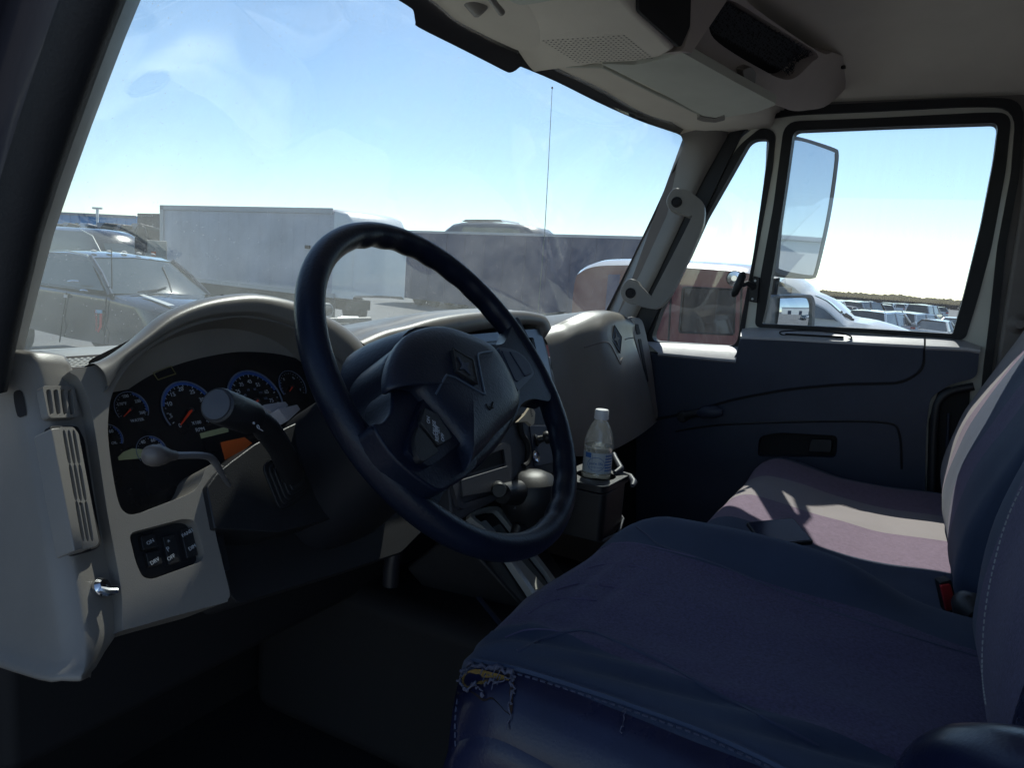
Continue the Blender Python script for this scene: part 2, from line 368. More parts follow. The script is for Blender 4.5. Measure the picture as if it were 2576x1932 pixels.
up = rnd([(1862, 848), (2100, 861), (2324, 871), (2322, 930), (2268, 962), (2120, 965), (1980, 978), (1850, 1002), (1720, 1040), (1600, 1060), (1606, 885), (1655, 889), (1848, 907)], [14, 0, 4, 50, 50, 40, 40, 40, 40, 5, 5, 4, 26], 6)
slab('upper_trim_panel', DR, up, [], .0, .052, grey, door, bevel=.006, seg=3)
lo_ = rnd([(2328, 872), (2464, 881), (2458, 950), (2390, 968), (2340, 1000), (2330, 1080), (2322, 1480), (1600, 1500), (1600, 1068), (1720, 1046), (1850, 1008), (1980, 984), (2120, 971), (2272, 968), (2328, 932)], [3, 6, 20, 20, 20, 10, 20, 20, 5, 40, 40, 40, 40, 50, 40], 6)
rec = rnd([(1910, 1098), (1960, 1088), (2108, 1096), (2104, 1152), (2040, 1150), (1905, 1150)], 14, 5)
slab('trim_backing', DR, [(1866, 860), (2400, 885), (2330, 1000), (2318, 1470), (1606, 1470), (1610, 900), (1850, 915)], [rec], .0, .046, dark, door, bevel=0)
slab('lower_trim_panel', DR, lo_, [rec], .0, .048, grey, door, bevel=.006, seg=3)
slab('latch_recess', DR, rnd([(1905, 1084), (2112, 1084), (2112, 1160), (1900, 1160)], 8), [], .0, .014, dark, door)
slab('latch_handle', DR.off(.03), rnd([(2040, 1104), (2094, 1106), (2092, 1140), (2030, 1138)], 8), [], -.01, .006, black, door, bevel=.003)
fr_arm = DR.off(.048)
tube('armrest_seam', [fr_arm.pt(p) for p in spl([(1700, 1085), (1780, 1072), (1900, 1064), (2100, 1060), (2230, 1064), (2262, 1090), (2268, 1180)], 6, False)], .0035, black, door, seg=6)
cr = empty('window_crank', tuple(PX(1722, 1046, 2.13))); cr.parent = door; cr.matrix_parent_inverse = Matrix.Translation(-V(door.location))
for p in [tube('crank_arm', [PX(*q, 2.125) for q in ((1722, 1046), (1750, 1040), (1790, 1038), (1815, 1037))], [.012, .011, .013, .012], black, cr),
          lathe('crank_hub', [(0, 0), (.017, 0), (.017, .02), (.013, .024), (0, .024)], PX(1722, 1046, 2.152), (-1, 0, 0), black, cr),
          tube('crank_grip', [PX(*q, 2.11) for q in ((1755, 1040), (1768, 1038), (1800, 1036), (1818, 1037))], [.008, .017, .018, .009], grey, cr)]: pass
slab('ledge_slot', DR.off(.04), rnd([(1975, 838), (2122, 846), (2122, 852), (1975, 844)], 3), [], -.01, .004, dark, door, bevel=0)
oval = spl([(1972, 833), (2040, 831), (2110, 837), (2140, 846), (2136, 853), (2090, 856), (2020, 852), (1975, 844), (1962, 838)], 4)
tube('ledge_oval', [DR.off(.043).pt(p) for p in oval+[oval[0]]], .0022, black, door, seg=6)
# recess behind the panel by the rear edge of the door
slab('jamb_recess', DR, rnd([(2362, 980), (2440, 968), (2430, 1480), (2326, 1480), (2336, 1060)], 12), [], .0, .022, dark, door, bevel=.003)
tube('jamb_seal', [DR.off(.055).pt(p) for p in spl([(2342, 1400), (2346, 1200), (2352, 1060), (2362, 1010), (2392, 985), (2450, 972)], 5, False)], .010, black, door)
tube('jamb_strip', [DR.off(.03).pt(p) for p in [(2376, 1400), (2380, 1200), (2386, 1040)]], .004, grey, door)
# vent-window latch
la = empty('vent_latch', tuple(PX(1890, 720, 2.18))); la.parent = door; la.matrix_parent_inverse = Matrix.Translation(-V(door.location))
slab('latch_plate', DR, rnd([(1895, 694), (1911, 698), (1905, 762), (1884, 758), (1886, 730), (1890, 712)], 3), [], .0, .022, black, la)
tube('latch_knob', [PX(*q, 2.155) for q in ((1872, 684), (1868, 692), (1858, 716), (1847, 740), (1843, 746))], [.004, .011, .012, .010, .004], black, la)
tube('latch_arm', [PX(1866, 718, 2.16), PX(1880, 712, 2.165), PX(1896, 722, 2.18)], [.006, .008, .010], black, la)
lathe('latch_disc', [(0, 0), (.022, 0), (.023, .003), (.020, .006), (.009, .007), (.008, .012), (0, .012)], PX(1848, 700, 2.212), (-1, -.1, 0), chrome, la)
for p in ((1900, 706), (1893, 752)): lathe('screw', [(0, 0), (.004, 0), (.003, .002), (0, .0022)], DR.off(.022).pt(p), (-1, 0, 0), steel, la, seg=10)
# B-pillar trim with belt knob
slab('rear_pillar_trim', DR, [(2584, 262), (2800, 240), (2850, 1500), (2470, 1500), (2500, 960), (2530, 760), (2570, 500)], [], .0, .03, beige_dk, cab, bevel=.01)
lathe('coat_hook', [(0, 0), (.022, 0), (.024, .004), (.016, .010), (.010, .022), (.013, .030), (.010, .036), (0, .037)], DR.off(.03).pt((2562, 815)), (-1, 0, 0), beige_dk, cab)
# grab handle on the pillar
gh = empty('grab_handle', tuple(PX(1750, 560, 2.05)), label='taupe plastic grab handle bolted to the front pillar', cat='grab handle')
hx = 2.02
HF = Fr(PX(1700, 560, 2.045), (0.10, -.93, -.30), (.10, -.1, .9)); 
hs = [(1686, 502), (1700, 478), (1728, 478), (1752, 494), (1770, 512), (1772, 545), (1760, 590), (1700, 720), (1672, 762), (1650, 776), (1625, 774), (1580, 760), (1566, 748), (1570, 720), (1586, 708), (1608, 716), (1636, 742), (1648, 726), (1735, 556), (1730, 544), (1690, 528), (1682, 516)]
slab('handle_grip', HF, spl(hs, 4), [], -.014, .016, beige, gh, bevel=.009, seg=4)
for p in ((1702, 508), (1586, 737)):
    q = HF.pt(p, .016); lathe('bolt_cover', [(0, 0), (.0145, 0), (.0145, .002), (.012, .003), (.011, .001), (.006, .001), (.006, .003), (0, .003)], q, HF.n, dark, gh, seg=20)
for p in ((1702, 508), (1586, 737)):
    slab('handle_foot', HF, spl([(p[0]-26, p[1]-6), (p[0]-8, p[1]-34), (p[0]+18, p[1]-30), (p[0]+28, p[1]), (p[0]+14, p[1]+26), (p[0]-16, p[1]+20)], 3), [], -.05, -.012, beige, gh, bevel=.004)

dd = empty('light_block_door', (.0, 1.0, -.9), label="open driver's door added unseen beyond the left edge of the view to block light", cat='truck door')  # unseen door, added to hold back light from the open side
DDF = Fr((.32, .93, 0), (-.985, .17, 0), (0, 0, 1))
ddo = rnd([(0, -.92), (1.0, -.92), (1.0, .44), (.38, .46), (.04, -.10)], [.05, .06, .08, .1, .03], 4)
ddh = rnd([(.10, -.08), (.92, -.08), (.92, .38), (.42, .40)], [.03, .04, .06, .06], 4)
slab_uv('door_frame', DDF, ddo, [ddh], -.04, .01, cream, dd, bevel=.006)
slab_uv('light_block_trim', DDF, rnd([(.02, -.90), (.98, -.90), (.98, -.11), (.05, -.11)], .03, 4), [], -.09, -.041, grey, dd, bevel=.01)
slab_uv('window_glass', DDF, ddh, [], -.02, -.015, g_dr, dd, bevel=0, smooth=False)
# ---------------------------------------------------------------- instrument panel
ip = empty('instrument_panel', (1.3, .85, -.9), label='beige instrument panel with gauge cluster, vents and glove box across the cab', cat='dashboard')
def sub(name, parent, loc=None):
    e = empty(name, tuple(loc) if loc is not None else tuple(abs_loc(parent))); e.parent = parent; e.matrix_parent_inverse = Matrix.Translation(-abs_loc(parent)); return e
D = Fr((1.3, .74, -.14), (1, 0, 0), (0, .5, .866))
# dash top with the defroster strip
rows = []
for y, z in ((.775, -.17), (.785, -.144), (.88, -.142), (.98, -.145), (1.06, -.155), (1.16, -.19), (1.2, -.26)):
    rows.append([V((x, y, z)) for x in [.40+.09*i for i in range(21)]])
dtop = mat('sunlit dash top', (.50, .49, .45), .55, .2, 900, var=.12, vscale=8)  # same beige plastic, its colour lightened to stand for sunlight
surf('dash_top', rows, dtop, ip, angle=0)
# left end pod
DL = Fr(D.pt((262, 1200)), (1, .38, 0), (0, .5, .866))
E_ = [(84, 928), (98, 975), (118, 1080), (136, 1190), (158, 1320), (180, 1450), (198, 1560), (206, 1620), (206, 1670), (196, 1704)]
J_ = [(184, 934), (209, 972), (226, 1045), (244, 1160), (262, 1290), (284, 1410), (298, 1500), (302, 1572), (262, 1636), (226, 1690)]
rows = []
for i, (e, j) in enumerate(zip(E_, J_)):
    P = DL.pt(e, .0); Q = D.pt(j, .006)
    A = P + V((-.03, .26, -.02)); B = P + V((-.012, .035, -.004))
    r = [A, A.lerp(B, .5), B, P + V((-.006, .012, 0)), P + V((.001, .001, 0)), P.lerp(Q, .12) + DL.n*.003, P.lerp(Q, .4) + DL.n*.004, P.lerp(Q, .75) + DL.n*.003, Q, Q + V((.001, .03, 0))]
    rows.append(r)
rows = [[V(p) + V((0, .16, .0)) for p in rows[0]], [V(p) + V((0, .03, .014)) for p in rows[0]], [V(p) + V((0, .008, .010)) for p in rows[0]]] + rows
rows += [[V(p) + V((0.0, .02, -.006)) for p in rows[-1]], [V(p) + V((0, .2, -.0)) for p in rows[-1]]]
rows = [spl(r, 3, False) for r in rows]
rows = list(map(list, zip(*[spl(c, 3, False) for c in zip(*rows)])))
surf('end_panel', rows, beige, ip, angle=0)
DV = DL.off(.010)
def z6(P): return [(x*.25, 850+y*.25) for x, y in P]
def z2(P): return [(x*.5124, 900+y*.5124) for x, y in P]
vent = sub('side_window_vent', ip)
slots = []
for k in range(4):
    x = 466+72*k; y = 520+k*1
    slots.append(z6(spl([(x, y+30), (x+14, y+2), (x+34, y), (x+48, y+26), (x+74-3*k, y+215), (x+60-3*k, y+242), (x+34-3*k, y+238)], 3)))
slab('vent_frame', DV, z6(rnd([(424, 480), (748, 484), (800, 800), (490, 806)], 46, 5)), slots, -.004, .004, beige, vent, bevel=.0015)
slab('vent_hollow', DV, z6(rnd([(440, 500), (735, 500), (785, 785), (500, 790)], 30)), [], -.012, -.0025, dark, vent, bevel=0)
bv = sub('barrel_vent', ip)
slab('barrel_recess', DV, z2(rnd([(246, 334), (384, 334), (416, 400), (500, 905), (484, 935), (372, 966), (346, 940), (248, 420)], 16, 4)), [], -.006, .0015, dark, bv, bevel=.001)
body = [z2([(252, 350), (300, 345), (395, 930), (362, 950)]), ]
slab('barrel_side', DV, z2(rnd([(250, 346), (300, 342), (412, 935), (366, 952)], 14)), [], 0, .020, beige, bv, bevel=.005, seg=3)
bs = []
for k in range(3):
    x0, x1 = 304+24*k, 404+22*k
    for (a, b) in ((.02, .30), (.32, .62), (.64, .97)):
        f = lambda t, o: (x0+(x1-x0)*t + o, 352+(915-352)*t)
        bs.append(z2(spl([f(a, 2), f(a, 15), f((a+b)/2, 17), f(b-.012, 15), f(b-.012, 2), f((a+b)/2, 0)], 3)))
slab('barrel_slats', DV, z2(rnd([(292, 340), (362, 340), (386, 372), (486, 905), (474, 925), (398, 944)], 12)), bs, .004, .019, beige, bv, bevel=.0012)
slab('barrel_hollow', DV, z2(rnd([(300, 350), (358, 350), (470, 915), (400, 930)], 8)), [], .002, .006, dark, bv, bevel=0)
# latch lever, small slot on the pod side
lv = sub('pod_latch', ip)
lathe('latch_collar', [(0, 0), (.008, 0), (.009, .004), (.006, .008), (0, .009)], DL.pt((248, 1480), .004), DL.n, chrome, lv, seg=14)
tube('latch_lever', [DL.pt((250, 1483), .012), DL.pt((270, 1490), .014), DL.pt((296, 1488), .018)], [.003, .004, .003], chrome, lv, seg=8)
SF = Fr(DL.pt((84, 960), .0)+V((-.014, .04, 0)), (.06, -.99, 0), (0, .2, 1))
ebvh = BVHTree.FromPolygons([V(p) for r in rows for p in r], [(i*len(rows[0])+j, i*len(rows[0])+j+1, (i+1)*len(rows[0])+j+1, (i+1)*len(rows[0])+j) for i in range(len(rows)-1) for j in range(len(rows[0])-1)])
sw_p = [(38, 984), (56, 986), (66, 1038), (62, 1046), (44, 1047), (34, 1000)]
# cluster bezel with two openings
hole = spl([(272, 1060), (281, 996), (312, 936), (366, 884), (448, 835), (529, 808), (610, 799), (692, 811), (765, 840), (835, 892), (897, 975), (880, 1030), (760, 1110), (640, 1150), (572, 1172), (540, 1165), (518, 1180), (503, 1215), (478, 1241), (400, 1272), (340, 1294), (313, 1288), (298, 1262), (285, 1200), (274, 1120)], 4)
swh = z2(rnd([(632, 862), (905, 790), (958, 800), (1006, 975), (985, 1003), (745, 1090), (700, 1078), (668, 1010)], [36, 30, 30, 24, 30, 40, 30, 40], 5))
bz = spl([(176, 933), (244, 917), (285, 894), (338, 856), (407, 801), (488, 768), (570, 752), (640, 750), (732, 768), (818, 807), (875, 845), (916, 895), (945, 965), (930, 1040), (820, 1130), (700, 1175), (570, 1200), (534, 1205), (521, 1232), (527, 1270), (553, 1387), (577, 1486), (574, 1508), (560, 1518), (440, 1550), (318, 1584), (308, 1576), (304, 1480), (270, 1290), (238, 1080), (217, 990), (196, 950)], 4)
slab('cluster_bezel', D, bz, [hole, swh], -.04, .028, beige, ip, bevel=.011, seg=4)
# brow: soft hood growing out over the top of the cluster
bw = [(222, 924), (250, 914), (285, 894), (338, 856), (407, 801), (488, 768), (570, 752), (640, 750), (732, 768), (818, 807), (875, 845), (916, 895), (940, 955)]
bi = [(262, 985), (276, 962), (300, 925), (356, 880), (432, 832), (510, 803), (585, 793), (650, 794), (725, 815), (795, 850), (850, 893), (885, 935), (905, 975)]
rows = []
for o, i in zip(spl(bw, 4, False), spl(bi, 4, False)):
    a = D.pt(o, .026); b = D.pt(i, .030)
    rows.append([V((a.x, a.y+.02, -.16)), V((a.x, a.y+.014, min(a.z-.02, -.13))), a + V((0, .010, -.003)), a + D.n*.010, a.lerp(b, .45) + D.n*.016, b.lerp(a, .12) + D.n*.010, b, b - D.n*.06])
rows = [spl(r, 3, False) for r in rows]
surf('cluster_brow', rows, beige, ip, angle=0)
face = mat('cluster black', (.012, .013, .016), .25, var=.2, spec=.4)
DG = D.off(-.022)
clu = sub('gauge_cluster', ip)
slab('cluster_face', DG, [(240, 1330), (235, 900), (560, 740), (960, 880), (960, 1060), (560, 1250), (500, 1320), (330, 1330)], [], -.01, 0, face, clu, bevel=0)
def z7(x, y): return (250+x*.25, 900+y*.25)
blue_r = mat('gauge blue ring', (.03, .08, .27), .5); ringw = mat('gauge ring', (.12, .15, .22), .4)
def ang(c, p): return math.atan2(p[1]-c[1], p[0]-c[0])
def gauge(c, r, needle, labels, size, name='gauge', arc=(-.6, 3.6), blue=(1.2, 3.0)):
    g = sub(name, clu) if False else clu
    cu_, cv_ = DG.px(z7(*c), .001); R = abs(DG.px(z7(c[0]+r, c[1]), .001)[0] - cu_)
    def arcpts(a0, a1, R, w, n=24): return [DG.at(cu_+cos(a0+(a1-a0)*i/n)*R, cv_+sin(a0+(a1-a0)*i/n)*R, w) for i in range(n+1)]
    tube('gauge_ring', arcpts(arc[0], arc[1], R, .002), R*.025, ringw, g, seg=6)
    if blue:
        bm = bmesh.new(); n = 22; q = []
        for i in range(n+1):
            a = blue[0]+(blue[1]-blue[0])*i/n
            q.append((bm.verts.new(DG.at(cu_+cos(a)*R*.98, cv_+sin(a)*R*.98, .0012)), bm.verts.new(DG.at(cu_+cos(a)*R*.88, cv_+sin(a)*R*.88, .0012))))
        for i in range(n): bm.faces.new([q[i][0], q[i+1][0], q[i+1][1], q[i][1]])
        from_bm('gauge_band', bm, blue_r, g, smooth=False)
    bm = bmesh.new(); nt_ = 21
    for i in range(nt_):
        a = arc[0]+(arc[1]-arc[0])*i/(nt_-1); t = V((cos(a), sin(a))); s = V((-sin(a), cos(a)))*R*.012; l = .80 if i % 2 == 0 else .84
        vs = [bm.verts.new(DG.at(cu_+(t*R*k+s*e).x, cv_+(t*R*k+s*e).y, .0014)) for k, e in ((.88, 1), (.88, -1), (l, -1), (l, 1))]
        bm.faces.new(vs)
    from_bm('tick_marks', bm, print_w, g, smooth=False)
    p, q = [DG.px(z7(*n_), .004) for n_ in needle]
    tube('needle', [DG.at(*p, .004), DG.at(*q, .004)], [R*.055, R*.022], orange, g, seg=6)
    lathe('needle_hub', [(0, 0), (R*.1, 0), (R*.09, .004), (0, .005)], DG.at(*p, .001), DG.n, black, g, seg=14)
    for s, (x, y) in labels: text('numeral', s, DG, DG.px(z7(x, y), .001), size*(1 if len(s) < 3 else .8), print_w, g, w=.001)
k_ = abs(DG.px(z7(100, 0))[0]-DG.px(z7(0, 0))[0])/100     # metres per zoom pixel
gauge((905, 520), 262, ((930, 525), (818, 676)), [('5', (722, 585)), ('10', (705, 466)), ('15', (738, 370)), ('20', (818, 316)), ('25', (935, 345)), ('30', (1030, 424)), ('40', (1100, 634)), ('X100', (978, 655)), ('0', (812, 684))], 66*k_, blue=(.5, 2.9))
text('dial_text', 'RPM', DG, DG.px(z7(1010, 726)), 62*k_, print_w, clu, w=.001)
gauge((1575, 440), 262, ((1590, 430), (1545, 490)), [('25', (1396, 340)), ('35', (1430, 270)), ('45', (1512, 240)), ('55', (1596, 272)), ('65', (1682, 343)), ('75', (1732, 430))], 66*k_, blue=(.3, 2.6))
for s, p in (('40', (1462, 380)), ('60', (1494, 328)), ('80', (1560, 320)), ('100', (1618, 354)), ('120', (1668, 412))): text('numeral', s, DG, DG.px(z7(*p)), 38*k_, ringw, clu, w=.001)
gauge((320, 510), 168, ((322, 512), (246, 592)), [('170°F', (226, 466)), ('200', (264, 388)), ('230', (386, 438)), ('260', (432, 552))], 54*k_, blue=(-.3, 1.2))
text('dial_text', 'WATER', DG, DG.px(z7(376, 632)), 42*k_, print_w, clu, w=.001)
gauge((1940, 290), 128, ((1946, 288), (1914, 338)), [('E', (1858, 218)), ('½', (1955, 205)), ('F', (2025, 322))], 44*k_, blue=(2.6, 3.6))
gauge((90, 810), 145, ((80, 860), (20, 900)), [('60', (118, 740)), ('OIL', (150, 858))], 46*k_, blue=(-.6, .9))
gauge((525, 945), 155, ((512, 1000), (464, 1048)), [('40', (440, 850)), ('60', (540, 830)), ('80', (610, 880))], 50*k_, blue=(.2, 1.4))
tube('warning_frame', [DG.pt(z7(*p), .001) for p in [(540, 150), (720, 85), (768, 160), (590, 222), (540, 150)]], .0007, mat('olive print', (.16, .14, .05), .5), clu, seg=5)
slab('telltale_amber', DG, [z7(*p) for p in [(1225, 850), (1460, 800), (1540, 860), (1280, 1060)]], [], 0, .0015, mat('amber lens', (.75, .14, .03), .35), clu, bevel=0)
slab('face_sun_patch', DG, [z7(*p) for p in [(1015, 760), (1290, 690), (1300, 745), (1030, 812)]], [], 0, .0012, mat('sun patch tint', (.34, .36, .20), .4), clu, bevel=0)  # sun patch painted on the cluster face, no display
slab('low_sun_patch', DG, [z7(*p) for p in [(190, 1000), (240, 950), (330, 912), (520, 930), (540, 990), (400, 1012), (200, 1030)]], [], 0, .0012, MATS['sun patch tint'], clu, bevel=0)  # second sun patch painted in the same green-beige
# switch panel
DS = D.off(.014)
sw = sub('switch_panel', ip)
slab('switch_plate', DS, z2([(600, 820), (1060, 700), (1130, 1040), (700, 1170)]), [], -.006, 0, black, sw, bevel=0)
for quad in ([(690, 876), (762, 862), (776, 930), (704, 945)], [(716, 960), (786, 944), (800, 1010), (732, 1028)], [(800, 880), (858, 866), (892, 1000), (830, 1018)], [(888, 846), (944, 832), (972, 970), (920, 986)]):
    slab('rocker_switch', DS, z2(rnd(quad, 6)), [], 0, .006, black, sw, bevel=.0015)
for s, p, sz in (('ON', (738, 905), 26), ('DRV', (760, 1000), 26), ('P', (826, 942), 34), ('OFF', (840, 982), 26), ('PANEL', (922, 860), 26), ('DIM', (944, 932), 26), ('^', (830, 905), 30)):
    text('switch_print', s, DS, DS.px(z2([p])[0], .0065), sz*.5124*.0004*1.0, print_w, sw, w=.0066, rot=.22)
# centre stack
ST = Fr((1.2, .69, -.2), (1, -.02, 0), (0, .36, .93))
stk = sub('centre_stack', ip)
slab('stack_body', ST, rnd([(1160, 842), (1362, 822), (1384, 900), (1408, 1010), (1424, 1110), (1440, 1170), (1405, 1190), (1300, 1212), (1286, 1240), (1180, 1296), (1156, 1312), (1136, 1290), (1110, 1000)], 14, 4), [], -.06, .0, stackm, stk, bevel=.005)
slab('screen_frame', ST, rnd([(1176, 842), (1360, 826), (1378, 900), (1394, 980), (1200, 1040)], 8), [rnd([(1196, 862), (1342, 848), (1360, 925), (1372, 970), (1210, 1016)], 6)], -.01, .006, mat('satin trim', (.16, .18, .21), .3, metal=.5), stk, bevel=.002)
slab('screen_glass', ST, rnd([(1190, 858), (1346, 844), (1376, 972), (1206, 1020)], 6), [], -.01, .001, mat('screen', (.01, .012, .016), .12), stk, bevel=0)
def z4(P): return [(700+x*.422, 800+y*.422) for x, y in P]
slab('storage_frame', ST, z4(rnd([(1040, 880), (1355, 740), (1385, 760), (1400, 1030), (1395, 1045), (1100, 1140), (1075, 1125), (1040, 1000)], 14)), [z4(rnd([(1080, 880), (1345, 780), (1375, 1020), (1110, 1105), (1092, 1095)], 10))], 0, .007, stackm, stk, bevel=.002)
slab('storage_door', ST, z4(rnd([(1090, 965), (1370, 880), (1385, 925), (1392, 1015), (1102, 1068)], 8)), [], 0, .010, stackm, stk, bevel=.002)
slab('storage_gap', ST, z4([(1150, 850), (1360, 770), (1366, 860), (1160, 920)]), [], 0, .003, dark, stk, bevel=0)
tube('control_slot', [ST.pt(p, .004) for p in z4(spl([(1440, 620), (1450, 690), (1480, 740), (1490, 800), (1485, 860), (1462, 885)], 4, False))], .006, dark, stk, seg=8)
slab('heater_panel', ST, z4(rnd([(1500, 640), (1600, 640), (1650, 860), (1530, 890)], 14)), [], 0, .003, grey, stk, bevel=.001)
q = ST.pt(z4([(1535, 730)])[0], .003)
lathe('rotary_knob', [(0, 0), (.012, 0), (.013, .002), (.008, .006), (.007, .016), (.012, .018), (.0135, .024), (.012, .028), (0, .029)], q, ST.n+V((.5, 0, 0)), black, stk, seg=20)
lathe('power_socket', [(.005, .002), (.009, .0), (.012, 0), (.0125, .003), (.011, .0045), (.009, .003), (.005, .001)], ST.pt(z4([(1531, 826)])[0], .003), ST.n, chrome, stk, seg=20)
pb = sub('parking_brake_knob', stk)
knob = mat('ivory knob', (.62, .55, .42), .5)
tube('knob_stem', [ST.pt((1318, 1050), .0), ST.pt((1330, 1045), .05)], [.008, .006], knob, pb)
KF = Fr(ST.pt((1330, 1045), .05), (.75, -.5, -.3), (.2, .3, .9))
slab('knob_plate', KF, rnd([(1335, 1022), (1347, 1037), (1344, 1066), (1338, 1071), (1326, 1060), (1302, 1062), (1320, 1044)], 3), [], -.006, .004, knob, pb, bevel=.0015)
text('knob_print', 'PARK', KF, KF.px((1336, 1040), .004), .006, mat('dark print', (.05, .05, .06), .5), pb, w=.0045, rot=-1.1)
# soft pad over the stack
tp = [(868, 858), (930, 833), (992, 819), (1055, 801), (1130, 788), (1205, 782), (1280, 782), (1334, 791), (1354, 804), (1362, 826)]
bp = [(905, 905), (960, 880), (1010, 868), (1065, 856), (1130, 845), (1180, 834), (1283, 817), (1330, 816), (1350, 820), (1360, 836)]
rows = []
for a, b in zip(spl(tp, 3, False), spl(bp, 3, False)):
    A = PY(*a, .74); B = ST.off(.006).pt(b)
    rows.append([A + V((0, .3, -.06)), A + V((0, .05, -.002)), A, A.lerp(B, .3) + V((0, -.022, .010)), A.lerp(B, .7) + V((0, -.022, .004)), B + V((0, -.006, 0)), B + V((0, .03, 0))])
rows = [spl(r, 3, False) for r in rows]
surf('stack_pad', rows, beige, ip, angle=0)
surf('pad_side', [[p for p in rows[-1]], [V(p) + V((.004, .02, -.03)) for p in rows[-1]], [V(p) + V((.004, .3, -.1)) for p in rows[-1]]], beige, ip)
# glove-box panel
G = Fr((1.8, .705, -.16), (1, -.03, 0), (0, .30, .95))
gb = sub('glove_box', ip)
gtop = [(1352, 838), (1400, 822), (1435, 806), (1479, 788), (1522, 783), (1560, 790), (1584, 803)]
gmid = [(1384, 900), (1420, 880), (1455, 862), (1490, 848), (1522, 840), (1560, 842), (1594, 850)]
gm2 = [(1404, 1010), (1440, 990), (1475, 970), (1510, 955), (1550, 950), (1590, 945), (1622, 940)]
gbt = [(1420, 1130), (1455, 1135), (1500, 1130), (1545, 1115), (1590, 1092), (1622, 1072), (1650, 1050)]
wofs = [-.035, -.02, .0, .02, .035, .03, .012]
cols = []
for i in range(7):
    w = wofs[i]; A = G.pt(gtop[i], w-.02); B = G.pt(gmid[i], w+.006); Cc = G.pt(gm2[i], w+.004); Dd = G.pt(gbt[i], w-.01)
    cols.append([A + V((0, .22, -.04)), A + V((0, .03, -.002)), A, A.lerp(B, .35) + G.n*.012, B, Cc, Dd, Dd + V((0, .02, -.012)), Dd + V((0, .2, -.03))])
cols = [spl(c, 4, False) for c in cols]
rows = list(map(list, zip(*[spl(r, 4, False) for r in zip(*cols)])))
rows.append([V(p) + V((.004, .015, 0)) for p in rows[-1]]); rows.append([V(p) + V((.003, .2, 0)) for p in rows[-1]])
gv = surf('glove_box_door', rows, beige, gb, angle=0)
gbvh = BVHTree.FromPolygons([V(p) for r in rows for p in r], [(i*len(rows[0])+j, i*len(rows[0])+j+1, (i+1)*len(rows[0])+j+1, (i+1)*len(rows[0])+j) for i in range(len(rows)-1) for j in range(len(rows[0])-1)])
def onb(b, px, py, back=.001, dflt=None):
    d = ray(px, py).normalized(); h = b.ray_cast(V((0, 0, 0)), d)
    return h[0]-d*back if h[0] is not None else dflt
def seam(name, b, pts, r, m_, parent, n=4, seg=6, back=.0):
    P = [onb(b, x, y, back) for x, y in spl(pts, n, False)]; P = [p for p in P if p is not None]
    return tube(name, P, r, m_, parent, seg=seg) if len(P) > 1 else None
seam('relief_line', gbvh, [(1470, 874), (1500, 864), (1522, 860), (1534, 866), (1545, 885), (1560, 915), (1561, 908), (1566, 900)], .0022, beige_dk, gb)
seam('relief_line', gbvh, [(1572, 854), (1585, 850), (1600, 850)], .002, beige_dk, gb)
BF = Fr(onb(gbvh, 1552, 853), (1, -.05, .12), (0, .3, .95))
def emblem(fr, pts, parent, m_=None):
    slab('badge_plate', fr, rnd(pts, 2), [], -.004, .003, m_ or grey, parent, bevel=.001)
    c = (sum(p[0] for p in pts)/4, sum(p[1] for p in pts)/4); e1 = V(pts[0])-V(pts[2]); e2 = V(pts[1])-V(pts[3])
    P = []
    for k in range(8):
        a = pi/4*k; f = .34 if k % 2 == 0 else .12
        P.append(tuple(V(c) + e1*.5*cos(a)*f*2*.8 + e2*.5*sin(a)*f*2*.9))
    slab('badge_star', fr, P, [], .003, .0045, beige_dk if m_ is None else grey, parent, bevel=.0006)
    tube('badge_edge', [fr.pt(p, .003) for p in pts+[pts[0]]], .0012, black, parent, seg=6)
bdg = sub('emblem_badge', gb, BF.o); emblem(BF, [(1546, 818), (1564, 848), (1560, 888), (1539, 856)], bdg)
sv_ = [(1585, 800), (1602, 798), (1616, 806), (1626, 840), (1640, 910), (1652, 1010), (1656, 1040), (1650, 1050), (1622, 940), (1596, 848)]
GS = G.off(.0)
slab('end_vent_strip', GS, spl(sv_, 2), [], -.04, .006, beige_dk, ip, bevel=.003)
slab('end_vent_slot', GS, rnd([(1597, 815), (1606, 815), (1612, 840), (1603, 842)], 3), [], 0, .0075, dark, ip, bevel=0)
slab('end_vent_slot', GS, rnd([(1606, 852), (1613, 852), (1632, 960), (1626, 960)], 3), [], 0, .0075, dark, ip, bevel=0)
